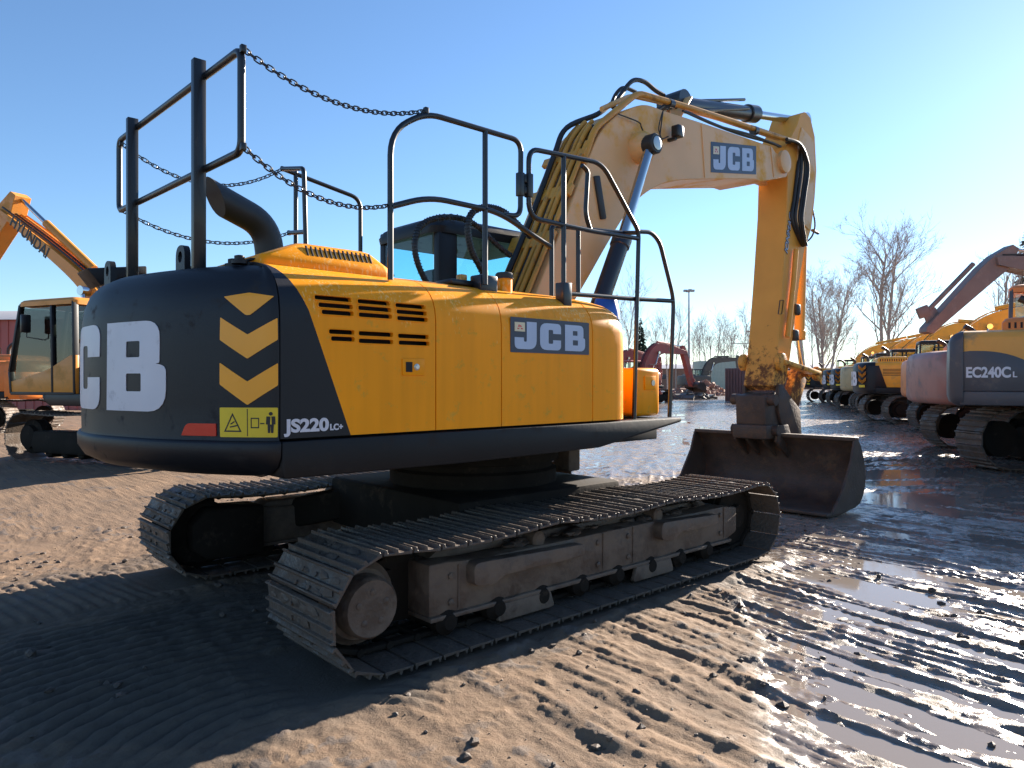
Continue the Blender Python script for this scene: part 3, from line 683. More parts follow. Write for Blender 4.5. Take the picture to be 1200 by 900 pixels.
for px, py in ((678, 196), (652, 262), (640, 292)):
    a = ony(px, py, -.16); q = MB(); q.bar(a + Vector((-.03, -.10, .03)), a + Vector((-.03, .10, .03)), .10, .07, .008); q.build('pipe_clamp', M['cylblack'], BM)
for px, py in ((785, 122), (884, 153)):
    a = ony(px, py, -.26); q = MB(); q.lathe([(.055, -.04), (.055, .04)], a, ony(px + 20, py + 6, -.26) - a, 14); q.build('pipe_clamp', M['cylblack'], BM)
hoses = []
def hose(pts, r, parent, m='rub', n=6, name='hydraulic_hose'):
    q = MB(); q.tube(smooth(pts, n), r, 8); return q.build(name, M[m], parent)
hose([ony(*p, .1) for p in ((596, 318), (612, 280), (630, 235), (650, 180), (664, 150), (700, 134), (716, 122))], .028, BM)
hose([ony(*p, .02) for p in ((718, 126), (727, 112), (741, 95), (755, 96), (768, 106), (778, 112))], .026, BM)
hose([ony(*p, .16) for p in ((716, 124), (722, 110), (731, 103), (745, 108))], .022, BM)
hose([ony(*p, -.25) for p in ((690, 170), (720, 157), (760, 135), (778, 124))], .018, BM)
hose([ony(*p, -.34) for p in ((760, 168), (752, 150), (748, 143), (725, 134))], .007, BM)
hose([ony(*p, -.34) for p in ((783, 160), (774, 162), (775, 145), (777, 130), (772, 150), (776, 165))], .007, BM)
hose([ony(*p, -.12) for p in ((785, 122), (830, 143), (870, 158), (905, 168), (930, 180))], .02, BM)
hose([ony(*p, -.30) for p in ((800, 130), (840, 147), (880, 158), (915, 172))], .013, BM)
q = MB(); p = ony(785, 157, -YB); q.box((p.x, -YB - .10, p.z), (.11, .10, .13), .015); q.box((p.x - .03, -YB - .05, p.z - .08), (.04, .10, .03)); WLp = q.build('work_light', M['tube'], BM)
q = MB(); q.box((p.x + .058, -YB - .10, p.z), (.01, .085, .10)); q.build('lamp_lens', M['lamp'], WLp)
# boom foot brackets between house and boom
q = MB()
for y in (-.36, .36): q.prism([(-.2, 1.28), (.75, 1.28), (.52, 1.85), (.15, 1.95)], 'y', y - .025, y + .025, .004)
q.build('boom_bracket', M['yellow'], EX)
# ---- lift cylinders
for sy in (-1, 1):
    yl = sy * .48; top = ony(762, 170, -.48); top = Vector((top.x, yl, top.z)); m = ony(729, 280, -.48); m = Vector((m.x, yl, m.z)); bt = ony(704, 352, -.48); bt = Vector((bt.x, yl, bt.z)); d = (bt - m).normalized(); ft = bt + d * .55
    q = MB(); q.cyl(m + d * -.0, ft, .088, 22); q.cyl(m - d * .01, m + d * .10, .10, 22, .01)
    q.tube([m + d * .1 + Vector((.09, 0, .03)), ft + Vector((.09, 0, .05))], .018, 8)
    LC = q.build('lift_cylinder', M['cylblack'], EX)
    q = MB(); q.cyl(top, m + d * .05, .052, 20); q.build('cylinder_rod', M['chrome'], LC)
    q = MB(); q.cyl(top + Vector((0, sy * -.10, 0)), top + Vector((0, sy * .085, 0)), .105, 24, .012); RE = q.build('rod_end', M['rub'], LC)
    q = MB(); q.lathe([(.07, 0), (.07, .008), (.05, .012)], top + Vector((0, sy * .085, 0)), (0, sy, 0), 20); q.build('pin_cap', M['bare'], RE)

# ---- dipper
YD = .22
dp = [(921, 172), (928, 158), (934, 146), (938, 133), (944, 131), (950, 138), (955, 160), (957, 200), (955, 232), (951, 268), (946, 284), (943, 292), (937, 330), (931, 380), (926, 420), (921, 448), (913, 458), (906, 452), (912, 400), (917, 330), (922, 250), (923, 210)]
dout = seg2([ony(*p, -YD) for p in dp])
q = MB(); q.prism(dout, 'y', -YD, YD, .01, 1); DP = q.build('dipper', M['dipyellow'], EX, 25)
fp = seg2([ony(*p, -YD - .004) for p in ((939, 149), (953, 165), (955, 200), (953, 232), (948, 270), (941, 262), (934, 215), (934, 170))])
q = MB(); q.prism(fp, 'y', -YD - .012, YD + .012, .004, 1); q.build('doubler_plate', M['boomyellow'], DP)
# dipper lettering, running up the side
a = ony(922.5, 298, -YD - .003); b = ony(928.5, 250, -YD - .003); uu = (b - a); LEN = uu.length; uu.normalize(); vv = Vector((-uu.z, 0, uu.x))
v, f = text2d('IONMAC', .2, .001, .014, .25); k = LEN / max(p.x for p in v)
plate('lettering', (v, f), M['ink'], DP, lambda p: a + uu * p.x * k + vv * p.y * k * .85 + Vector((0, -p.z, 0)))
v2, f2 = text2d('IONMAC', .2, .001, .001, .25)
plate('lettering', (v2, f2), M['silver'], DP, lambda p: a + uu * p.x * k + vv * p.y * k * .85 + Vector((0, -p.z - .003, 0)))
# dipper cylinder along the boom
A = ony(790, 122, 0); B = ony(884, 134, 0); C = ony(939, 142, 0)
q = MB(); q.cyl(A, B, .095, 22); d = (B - A).normalized(); q.cyl(B - d * .22, B + d * .02, .118, 22, .012); q.lathe([(.13, -.16), (.13, .16)], A, (0, 1, 0), 16)
q.tube([A + Vector((.3, -.02, .11)), B + Vector((-.3, -.02, .115))], .02, 8)
q.tube([A + Vector((.2, -.10, -.06)), B + Vector((-.35, -.11, -.04))], .022, 8)
DC = q.build('dipper_cylinder', M['cylblack'], EX)
q = MB(); q.cyl(B, C, .056, 18); q.lathe([(.10, -.11), (.10, .11)], C, (0, 1, 0), 18); q.build('cylinder_rod', M['chrome'], DC)
q = MB()
for y in (-.14, .14): q.bar(A + Vector((-.25, y, -.3)), A + Vector((.0, y, .02)), .03, .22, .01, (0, 1, 0))
q.build('cylinder_bracket', M['boomyellow'], BM)
# hoses over the joint
for k, (y, o) in enumerate(((-.30, 0), (-.27, 5), (-.24, 9), (-.33, -3))):
    hose([ony(*p, y) for p in ((922, 164 + o * .3), (938, 170), (944 - o, 195), (940 - o, 230), (937 - o, 256), (941 - o * .6, 278), (944 - o * .3, 288))], .024, DP)
hose([ony(*p, -.12) for p in ((946, 218), (951, 240), (955, 262), (952, 276), (945, 284))], .013, DP)
hose([ony(*p, .24) for p in ((900, 212), (893, 245), (892, 262), (898, 275))], .022, DP)
hose([ony(*p, .24) for p in ((895, 214), (890, 240), (891, 265), (897, 280))], .016, DP)
q = MB(); a = ony(890, 214, .1); q.box(a, (.28, .1, .05), .01); q.build('hose_guide', M['boomyellow'], BM)
q = MB(); a = ony(957, 273, -.1); q.cyl(a + Vector((-.15, 0, .02)), a + Vector((.05, 0, 0)), .022, 10); q.build('grease_pipe', M['rub'], DP)
# bucket cylinder on the front of the dipper
A = ony(941, 290, -.05); B = ony(932, 398, -.05); C = ony(941, 438, -.05)
A = A + Vector((-.04, 0, 0)); B = B + Vector((.12, 0, 0))
q = MB(); q.cyl(A, B, .075, 20); d = (B - A).normalized(); q.cyl(B - d * .14, B, .09, 20, .01); BC = q.build('bucket_cylinder', M['dipyellow'], EX)
q = MB(); q.cyl(B, C, .045, 16); q.build('cylinder_rod', M['chrome'], BC)
q = MB()
for (px, py) in ((932, 363), (930, 393)): a = ony(px, py, -.2); q.box(a, (.14, .12, .16), .03)
q.build('valve_block', M['rub'], DP)
q = MB(); q.tube([ony(*p, -.28) for p in ((933, 292), (930, 330), (925, 375), (923, 395))], .035, 10); q.build('hydraulic_pipe', M['dipyellow'], DP)
q = MB()
tA = [ony(*p, -YD - .005) for p in ((914, 352), (918, 352), (916, 368), (912, 368))]
for i in range(4): q.bar(tA[i], tA[(i + 1) % 4], .006, .012, 0, (0, 1, 0))
q.build('stencil_mark', M['ink'], DP)
# ---- tipping links, coupler, bucket
q = MB()
for y in (-.27, .27):
    a = ony(915, 424, -.27); b = C; a = Vector((a.x, y, a.z)); b = Vector((b.x - .02, y, b.z))
    q.lathe([(.10, -.045), (.12, -.03), (.12, .03), (.10, .045)], a, (0, 1, 0), 20); q.bar(a, b, .07, .15, .02, (0, 1, 0)); q.lathe([(.085, -.05), (.105, -.03), (.105, .03), (.085, .05)], b, (0, 1, 0), 20)
q.cyl(Vector((C.x - .02, -.3, C.z)), Vector((C.x - .02, .3, C.z)), .05, 14)
q.bar(Vector((C.x - .03, 0, C.z)), Vector((C.x - .38, 0, 1.18)), .34, .13, .03, (0, 1, 0))
TLk = q.build('tipping_link', M['dipyellow'], EX)
pl2 = seg2([ony(*p, -.27) for p in ((912.5, 452), (917, 450), (929, 468), (938, 480), (940, 512), (920, 512), (913, 482))])
q = MB()
for y in (-.27, .22): q.prism(pl2, 'y', y, y + .05, .01)
x5 = 4.86
q.prism([(x5, 1.42), (x5 + .02, 1.02), (x5 + .25, .86), (x5 + .75, .86), (x5 + .7, 1.2), (x5 + .35, 1.46)], 'y', -.22, .22, .03)
q.box((x5 + .15, 0, .93), (.34, .52, .2), .04); q.cyl((x5 + .12, -.32, 1.36), (x5 + .12, .32, 1.36), .075, 18); q.cyl((x5 + .16, -.34, .95), (x5 + .16, .34, .95), .07, 18)
QC = q.build('quick_coupler', M['rust'], EX)
q = MB()
inn = smooth([(4.42, 0, .035), (4.9, 0, .04), (5.22, 0, .10), (5.37, 0, .28), (5.36, 0, .52), (5.26, 0, .74), (5.16, 0, .86)], 5); inn = [(p.x, p.z) for p in inn]
out = offs(inn, -.035)
sp = inn + out[::-1]
q.prism(sp, 'y', -1.26, 1.0, .0)
sd = smooth([(4.46, 0, .03), (4.9, 0, .025), (5.25, 0, .075), (5.42, 0, .28), (5.41, 0, .54), (5.30, 0, .78), (5.21, 0, .875)], 5)
sd = [(p.x, p.z) for p in sd] + [(5.10, .87), (5.0, .62), (4.75, .28), (4.5, .08)]
for y in (-1.29, 1.0): q.prism(sd, 'y', y, y + .03, .005, 1)
BK = q.build('bucket', M['rust'], EX, 30)
q = MB(); q.bar((5.175, -1.29, .885), (5.175, 1.03, .885), .12, .05, .012); q.build('lip_beam', M['rust'], BK)
q = MB(); q.box((4.40, -.13, .035), (.16, 2.3, .03), .006); q.build('cutting_edge', M['bare'] if False else M['rust'], BK)
q = MB()
for y in (-.30, -.12, .12, .30): q.prism([(5.0, .80), (5.42, .52), (5.50, .72), (5.32, 1.02), (5.02, 1.02)], 'y', y - .02, y + .02, .006)
q.build('bucket_ear', M['rust'], BK)

# ---- cab, on the far (left) side
q = MB()
X0, X1, Y0, Y1 = -.16, 1.40, .32, 1.30
def post(a, b, w): q.bar(a, b, w, w, .02, (1, 0, 0))
q.prism([(X0, 1.30), (X1 + .1, 1.30), (X1 + .1, 1.75), (X1, 1.9), (X0, 2.42)], 'y', Y0, Y0 + .05, .01)
q.prism([(X0, 1.30), (X1 + .1, 1.30), (X1 + .1, 1.6), (X1, 1.8), (X0, 1.8)], 'y', Y1 - .05, Y1, .01)
q.box((X0 + .03, (Y0 + Y1) / 2, 1.85), (.06, Y1 - Y0 - .02, 1.08), .01)
for x, y, w in ((X0 + .13, Y0 + .045, .22), (X0 + .06, Y1 - .05, .10), (.62, Y1 - .04, .08)): q.box((x, y, 2.45), (w, .09, 1.3), .02)
q.bar((X1, Y0 + .04, 1.8), (X1 - .22, Y0 + .04, 3.1), .07, .07, .02, (1, 0, 0)); q.bar((X1, Y1 - .04, 1.8), (X1 - .22, Y1 - .04, 3.1), .07, .07, .02, (1, 0, 0))
CB = q.build('cab', M['black'], EX)
q = MB()
rings = []
for z, ins in ((2.98, .0), (3.04, -.01), (3.10, .02), (3.14, .08), (3.16, .2)):
    rings.append([Vector((a, b, z)) for a, b in rp([(X0 - .02 + ins, Y0 - .02 + ins, .14), (X1 - .16 - ins, Y0 - .02 + ins, .14), (X1 - .16 - ins, Y1 + .02 - ins, .14), (X0 - .02 + ins, Y1 + .02 - ins, .14)], 5)])
q.loft(rings); q.build('roof', M['black'], CB)
def pane(p4, th, parent, nm='window', gl='glass'):
    a, b, c, d = [Vector(p) for p in p4]; n = (b - a).cross(d - a).normalized() * th
    q = MB(); q.add([a, b, c, d, a + n, b + n, c + n, d + n], [(0, 1, 2, 3), (7, 6, 5, 4), (0, 4, 5, 1), (1, 5, 6, 2), (2, 6, 7, 3), (3, 7, 4, 0)]); return q.build(nm, M[gl], parent)
pane([(X0 + .02, Y0 + .1, 2.38), (X0 + .02, Y1 - .1, 2.38), (X0 + .02, Y1 - .1, 2.98), (X0 + .02, Y0 + .1, 2.98)], .006, CB)
pane([(X0 + .24, Y0 + .03, 2.3), (X1 - .02, Y0 + .03, 1.95), (X1 - .22, Y0 + .03, 2.98), (X0 + .24, Y0 + .03, 2.98)], .006, CB)
pane([(X0 + .1, Y1 - .03, 1.8), (X1 - .02, Y1 - .03, 1.8), (X1 - .22, Y1 - .03, 2.98), (X0 + .1, Y1 - .03, 2.98)], .006, CB)
pane([(X1 + .0, Y0 + .08, 1.8), (X1 + .0, Y1 - .08, 1.8), (X1 - .22, Y1 - .08, 3.0), (X1 - .22, Y0 + .08, 3.0)], .006, CB)
q = MB(); q.box((.42, .8, 1.75), (.5, .5, .14), .05); q.box((.20, .8, 2.15), (.13, .48, .75), .06, Matrix.Rotation(R(-8), 3, 'Y')); q.box((.16, .8, 2.62), (.1, .26, .2), .04); q.build('seat', M['seat'], CB)
# the two coiled hoses that loop over the cab's near side
def coil(pts, r, parent):
    P = smooth(pts, 40); hose(pts, r, parent, n=10); q = MB(); H_ = []; u = None; acc = 0
    for i in range(1, len(P) - 1):
        t = (P[i + 1] - P[i - 1]).normalized(); u = t.orthogonal().normalized() if u is None else (u - t * u.dot(t)).normalized(); w = t.cross(u)
        acc += (P[i] - P[i - 1]).length; a_ = acc / .026 * 2 * PI; H_.append(P[i] + (u * math.cos(a_) + w * math.sin(a_)) * (r + .003))
    q.tube(H_, .0045, 5); q.build('hose_spring', M['bare'] if False else M['cylblack'], parent)
coil([ony(*p, -.1) for p in ((502, 336), (490, 310), (486, 285), (494, 264), (515, 255), (540, 256), (560, 266), (580, 285), (598, 300))], .024, EX)
coil([ony(*p, -.2) for p in ((566, 318), (553, 295), (548, 268), (553, 250), (568, 243), (588, 247), (606, 262), (622, 278))], .026, EX)
coil([ony(*p, -.15) for p in ((570, 330), (560, 310), (552, 290), (548, 265))], .02, EX)

# =================================================================== THE OTHER EXCAVATORS
def belt(q, yc, L, h, w, n):
    r = h / 2; a = L / 2 - r; P = []
    for i in range(12): P.append((-a + 2 * a * i / 12, 0))
    for i in range(10): t = -PI / 2 + PI * i / 10; P.append((a + r * math.cos(t), r + r * math.sin(t)))
    for i in range(12): P.append((a - 2 * a * i / 12, h - .03 * math.sin(PI * i / 12 * 2) ** 2))
    for i in range(10): t = PI / 2 + PI * i / 10; P.append((-a + r * math.cos(t), r + r * math.sin(t)))
    P = [Vector((x, yc, z)) for x, z in P]; c = [0.0]
    for i in range(len(P)): c.append(c[-1] + (P[(i + 1) % len(P)] - P[i]).length)
    def at(s):
        s %= c[-1]
        for i in range(len(P)):
            if c[i] <= s <= c[i + 1]: return P[i].lerp(P[(i + 1) % len(P)], (s - c[i]) / (c[i + 1] - c[i]))
    for k in range(n):
        A = at(c[-1] * k / n); B = at(c[-1] * (k + .97) / n); q.bar(A, B, w, .03, 0, (0, 1, 0)) if False else None
        d = (B - A).normalized(); nn = Vector((d.z, 0, -d.x)); y = Vector((0, w / 2, 0))
        ring = [A, A + nn * .045, A + d * .02 + nn * .05, A + d * .035 + nn * .02, (A + B) / 2 + nn * .02, (A + B) / 2 + nn * .045 + d * .01, (A + B) / 2 + nn * .045 + d * .02, (A + B) / 2 + nn * .02 + d * .03, B + nn * .02, B - nn * .01]
        q.add([p - y for p in ring] + [p + y for p in ring], [tuple(range(10)), tuple(range(19, 9, -1))] + [(i, i + 10, (i + 1) % 10 + 10, (i + 1) % 10) for i in range(10)])
def rot2(p, a, c=(0, 0)):
    x, z = p[0] - c[0], p[1] - c[1]; return (c[0] + x * math.cos(a) - z * math.sin(a), c[1] + x * math.sin(a) + z * math.cos(a))
def machine(name, label, loc, rz, body='jcb2', cw='black', boomm='jcb2', cabm='black', roofm=None, boom_up=0, stick=-95, letters=None, cwtext=None, sidetext=None, boomtext=None, chevs=False, decal=None, hoodm=None, trackh=.95, group=None, swing=0, accent=None, curl=0, has_bucket=True, cabx=0.0, scale=1.0, square=False, bend=1.0, glz='clear', doorm=None):
    E = thing(name, label, 'excavator', loc, rz, group); E.scale = (scale,) * 3
    SW = Matrix.Rotation(R(swing), 4, 'Z')
    m = M[body]
    for s in (-1, 1):
        q = MB(SW); belt(q, s * 1.15, 4.45, trackh, .62, 46); T = q.build('crawler_track', M['steel'], E)
        q = MB(SW); q.prism([(-1.35, .16), (1.5, .16), (1.6, .3), (1.5, trackh - .33), (-1.2, trackh - .30), (-1.35, trackh - .4)], 'y', s * 1.15 - .2, s * 1.15 + .22, .03)
        q.build('track_frame', M['carbody'], E)  # deep shade around the tracks put into the frame colour
        for x, rr in ((-1.72, .30), (1.72, .33)):
            q = MB(SW); q.lathe([(rr, -.1), (rr, .1), (rr * .7, .12), (rr * .66, .2), (rr * .3, .22)], (x, s * 1.15, trackh / 2), (0, s, 0), 20); q.build('track_wheel', M['carbody'], T)
        for k in range(6):
            q = MB(SW); q.lathe([(.06, -.18), (.09, -.15), (.09, .15), (.06, .18)], (-1.1 + k * .45, s * 1.15, .16), (0, s, 0), 12); q.build('track_roller', M['carbody'], T)
    q = MB(); q.box((0, 0, .62), (1.6, 1.8, .4), .05); q.lathe([(.62, .8), (.62, 1.06)], (0, 0, 0), (0, 0, 1), 24); q.build('car_body', M['carbody'], E)
    q = MB(); q.prism([(-2.2 - .35 * square, 1.06), (1.1, 1.06), (1.3, 1.2), (1.3, 1.28), (-2.2 - .35 * square, 1.28)], 'y', -1.34, 1.34, .02); q.build('side_skirt', M['skirt'] if accent is None else M[accent], E)
    # counterweight: rounded in plan
    q = MB(); pl = [(-2.1, -1.36), (-2.35, -1.34), (-2.55, -1.15), (-2.72, -.7), (-2.8, 0), (-2.72, .7), (-2.55, 1.15), (-2.35, 1.34), (-2.1, 1.36)]
    xb = -2.5 if square else -2.1
    if square: pl = [(-2.1, -1.36), (-2.60, -1.36), (-2.69, -1.30), (-2.75, -.7), (-2.8, 0), (-2.75, .7), (-2.69, 1.30), (-2.60, 1.36), (-2.5, 1.36)]; pl[0] = (-2.5, -1.36)
    rings = []
    for z, k in ((1.04, .12), (1.10, .03), (1.2, 0), (1.7, 0), (2.05, .01), (2.17, .05), (2.22, .13), (2.24, .25)):
        rings.append([Vector((min(x + k, xb), y * (1 - k * .5), z)) for x, y in pl])
    q.loft(rings); C_ = q.build('counterweight', M[cw], E, 50)
    sgn = -1
    if cwtext:
        def cxf(p):
            y = .9 - p.x; x = -2.80 + .105 * (y / .85) ** 2 + (.17 * ((abs(y) - .7) / .45) ** 2 if abs(y) > .7 else 0)
            return Vector((x - .03 - p.z, y, 1.34 + p.y))
        lp = []
        for i, ch in enumerate(cwtext): lp += letter(ch, .12 + i * .58, 0, .52, .55)
        plate('lettering', fill2d(lp, .004, .06), M['white'], C_, cxf)
    if chevs:
        for k in range(3):
            z = 1.42 + .23 * k
            plate('chevron', fill2d([[(0, .12), (.15, 0), (.3, .12), (.3, .24), (.15, .12), (0, .24)]], .004), M['chev'], C_, lambda p, z=z: Vector((-2.63 + p.x * .78 - .03, -1.06 - p.x * .95 - .03, z + p.y)))
        q = MB(); q.box((-2.55, -1.25, 1.33), (.26, .02, .09), .0, Matrix.Rotation(R(-48), 3, 'Z')); q.build('warning_label', M['warn'], C_)
    # side bodywork: right full length, left up to the cab
    sec = lambda y: [(y, 1.29), (y, 2.02), (y * .985, 2.12), (y * .93, 2.2), (y * .84, 2.235), (0, 2.26), (0, 1.29)]
    for s, x1, nm in ((-1, .95, 'side_panel'), (1, -.5, 'side_panel')):
        q = MB(); q.prism(sec(s * 1.33), 'x', xb, x1, .01); P = q.build(nm, m, E)
        q = MB()
        for x in ((-.95, .05) if s < 0 else (-1.2,)): q.box((x, s * 1.331, 1.66), (.012, .006, .74))
        q.build('panel_gap', M['dark'], P)
        q = MB()
        for r_ in range(5): q.box((-1.55, s * 1.331, 1.74 + r_ * .055), (.6, .006, .022))
        if decal is None: q.build('side_vent', M['dark'], P)
        q = MB(); q.box((-.75, s * 1.335, 1.8), (.12, .012, .07), .003); q.build('latch', m, P)
    if chevs:
        q = MB(); q.prism([(-2.12, 1.29), (-1.72, 1.29), (-1.98, 2.1), (-2.12, 2.1)], 'y', -1.345, -1.32, .002); q.build('rear_corner_panel', M['black'], E)
    if decal:
        lp = [(-2.51, 1.285)] + [(-2.51, 1.90)] + [(-2.51 + .1 + 1.15 * t, 1.91 - .56 * t ** 2.6) for t in [i / 12 for i in range(13)]] + [(-1.25, 1.285)]
        q = MB(); q.prism(lp, 'y', -1.342, -1.32, .002); q.build('side_decal', M[decal], E)
    if sidetext:
        v, f = text2d(sidetext, .22, .002, .008, 0, .78)
        plate('model_lettering', (v, f), M['white'], E, lambda p: Vector((-2.47 + p.x, -1.346 - p.z, 1.50 + p.y)))
        vt = v; v, f = text2d('L', .12, .002, .003); plate('model_lettering', (v, f), M['white'], E, lambda p: Vector((-2.47 + .02 + max(a.x for a in vt) + p.x, -1.346 - p.z, 1.50 + p.y)))
    q = MB(); q.loft([[Vector((a, b, z)) for a, b in rp([(-2.0 + i, -1.0 + i, .06), (-.95 - i, -1.0 + i, .06), (-.95 - i, .9 - i, .06), (-2.0 + i, .9 - i, .06)], 3)] for z, i in ((2.22, 0), (2.36, .0), (2.42, .05), (2.44, .12))])
    H_ = q.build('hood', M[hoodm] if hoodm else m, E)
    q = MB()
    for i in range(12): q.box((-1.9 + i * .078, -1.0, 2.31), (.03, .012, .09))
    q.build('hood_vent', M['dark'], H_)
    q = MB(); q.tube(fillet([(-1.5, .3, 2.4), (-1.5, .3, 2.7), (-1.75, .3, 2.85)], .15, 4), .06, 10); q.build('exhaust_pipe', M['rub'], E)
    # cab
    q = MB(); x0, x1, y0, y1 = -.45 + cabx, 1.35 + cabx, .32, 1.32
    prof_ = [(x0, 1.28), (x1 + .05, 1.28), (x1 + .1, 1.7), (x1 - .22, 2.98), (x0 + .04, 2.98)]
    for y in (y0, y1 - .06):
        win = [(x0 + .16, 2.05), (x1 - .02, 1.62), (x1 - .26, 2.88), (x0 + .2, 2.88)]
        for a, b in zip(prof_, prof_[1:] + prof_[:1]): q.bar((a[0], y + .03, a[1]), (b[0], y + .03, b[1]), .06, .10, .01, (0, 1, 0))
        q.bar((x0 + .62, y + .03, 1.3), (x0 + .66, y + .03, 2.95), .06, .09, .01, (0, 1, 0))
    q.box((x0 + .03, .82, 1.75), (.06, 1.0, .95), .01)
    K = q.build('cab', M[cabm], E)
    for ya, yb_, pr in ((y0 - .006, y0 + .066, [(x0 - .03, 1.28), (x1 + .08, 1.28), (x1 + .11, 1.5), (x0 + .6, 1.72), (x0 - .03, 2.0)]), (y1 - .066, y1 + .006, [(x0 - .03, 1.28), (x1 + .08, 1.28), (x1 + .11, 1.5), (x0 + .8, 1.72), (x0 + .12, 2.0), (x0 - .03, 2.0)])):
        q = MB(); q.prism(pr, 'y', ya, yb_, .008); q.build('door_panel', M[doorm or cabm], K)
    q = MB(); q.loft([[Vector((a, b, z)) for a, b in rp([(x0 + i, y0 - .03 + i, .12), (x1 - .2 - i, y0 - .03 + i, .12), (x1 - .2 - i, y1 + .03 - i, .12), (x0 + i, y1 + .03 - i, .12)], 4)] for z, i in ((2.95, 0), (3.03, .0), (3.07, .04), (3.09, .12))]); q.build('roof', M[roofm or cabm], K)
    pane([(x0 + .1, y0 + .03, 2.0), (x1, y0 + .03, 1.6), (x1 - .25, y0 + .03, 2.92), (x0 + .1, y0 + .03, 2.92)], .005, K, gl=glz)
    pane([(x0 + .1, y1 - .03, 1.9), (x1, y1 - .03, 1.5), (x1 - .25, y1 - .03, 2.92), (x0 + .1, y1 - .03, 2.92)], .005, K, gl=glz)
    pane([(x0 + .03, y0 + .08, 2.25), (x0 + .03, y1 - .08, 2.25), (x0 + .04, y1 - .08, 2.92), (x0 + .04, y0 + .08, 2.92)], .005, K, gl=glz)
    pane([(x1 + .1, y0 + .08, 1.7), (x1 + .1, y1 - .08, 1.7), (x1 - .22, y1 - .08, 2.94), (x1 - .22, y0 + .08, 2.94)], .005, K, gl=glz)
    q = MB(); q.box((.3 + cabx, .82, 1.72), (.5, .5, .14), .05); q.box((.08 + cabx, .82, 2.1), (.14, .48, .75), .05); q.build('seat', M['seat'], K)
    # boom and stick
    F_ = (.25, 1.65); up = R(boom_up)
    bu = [(-.1, .1), (.35, 1.2), (.9, 2.0), (1.6, 2.5), (2.3, 2.62), (3.6, 2.45), (5.2, 2.05)]; bl = [(5.3, 1.78), (3.7, 1.85), (2.6, 1.88), (2.0, 1.72), (1.5, 1.25), (.75, .3), (.25, -.12)]
    bn = lambda L_: [(a, b * bend + (1 - bend) * a * .385) for a, b in L_]
    bu, bl = bn(bu), bn(bl)
    tr = lambda p: rot2((p[0] + F_[0], p[1] + F_[1]), up, F_)
    U = [tr((p.x, p.y)) for p in smooth([(a, b, 0) for a, b in bu], 4)]; Lw = [tr((p.x, p.y)) for p in smooth([(a, b, 0) for a, b in bl], 4)]
    q = MB(); q.prism(U + [tr((5.38, 1.98))] + Lw, 'y', -.26, .26, .006, 1); BB = q.build('boom', M[boomm], E, 25)
    for y in (-.18, -.06, .06, .18):
        q = MB(); q.tube([(x, y, z) for x, z in offs(U, .05)], .022, 6); q.build('hydraulic_pipe', M['rub'] if y > 0 else M[boomm], BB)
    if boomtext:
        v, f = text2d(boomtext, .34, .004, .006, 0, .98)
        t0 = tr((4.7, 1.80)); t1 = tr((2.4, 1.97 * bend + (1 - bend) * .80)); dx = Vector((t1[0] - t0[0], t1[1] - t0[1])).normalized(); dz = Vector((dx.y, -dx.x))
        if dz.y < 0: dz = -dz
        plate('lettering', (v, f), M['ink'], BB, lambda p: Vector((t0[0] + dx.x * p.x + dz.x * p.y, .263 + p.z, t0[1] + dx.y * p.x + dz.y * p.y)))
    tipp = tr((5.2, 1.92)); st = R(stick) + up
    SP = [(-.55, .1), (-.6, -.1), (-.1, -.3), (.6, -.24), (2.7, -.1), (2.8, .06), (2.7, .14), (.5, .26), (0, .24)]
    trs = lambda p: rot2((p[0] + tipp[0], p[1] + tipp[1]), st, tipp)
    q = MB(); q.prism([trs(p) for p in SP], 'y', -.18, .18, .01, 1); D = q.build('dipper', M[boomm], E, 25)
    tail = trs((-.5, .02)); mid_ = tr((2.1, 2.74 * bend + (1 - bend) * .95))
    a = Vector((mid_[0], 0, mid_[1])); b = Vector((tail[0], 0, tail[1])); d = (b - a)
    q = MB(); q.cyl(a, a + d * .62, .085, 12); X = q.build('dipper_cylinder', M[boomm], E)
    q = MB(); q.cyl(a + d * .6, b, .045, 10); q.build('cylinder_rod', M['chrome'], X)
    for s in (-1, 1):
        a = Vector((.95, s * .4, 1.45)); t = tr((1.75, 1.95 * bend + (1 - bend) * .75)); b = Vector((t[0], s * .4, t[1])); d = b - a
        q = MB(); q.cyl(a, a + d * .6, .08, 12); X = q.build('lift_cylinder', M[boomm], E)
        q = MB(); q.cyl(a + d * .55, b, .045, 10); q.cyl(b - Vector((0, s * .16, 0)), b + Vector((0, s * .05, 0)), .10, 12); q.build('cylinder_rod', M['chrome'], X)
    e = trs((2.72, 0)); bk = R(stick) + up + R(60 + curl)
    tb = lambda p: rot2((p[0] + e[0], p[1] + e[1]), bk, e)
    sh = [(-.05, .12), (.25, .35), (.75, .42), (1.1, .2), (1.2, -.25), (1.15, -.3), (1.03, .12), (.72, .34), (.28, .28), (.05, -.1)]
    if has_bucket:
        q = MB(); q.prism([tb(p) for p in sh], 'y', -.6, .6)
        sd = [(-.05, .12), (.25, .35), (.75, .42), (1.1, .2), (1.2, -.25), (.05, -.15)]
        for y in (-.62, .59): q.prism([tb(p) for p in sd], 'y', y, y + .03)
        q.build('bucket', M['rust'], E, 30)
    g = trs((.5, .42)); h = trs((2.25, .38))
    q = MB(); q.cyl((g[0], 0, g[1]), (h[0], 0, h[1]), .065, 10); q.build('bucket_cylinder', M[boomm], E)
    q = MB(); q.bar((h[0], 0, h[1]), (tb((.35, .4))[0], 0, tb((.35, .4))[1]), .3, .1, .02, (0, 1, 0)); q.bar((h[0], 0, h[1]), (trs((2.4, 0))[0], 0, trs((2.4, 0))[1]), .38, .08, .02, (0, 1, 0)); q.build('tipping_link', M[boomm], E)
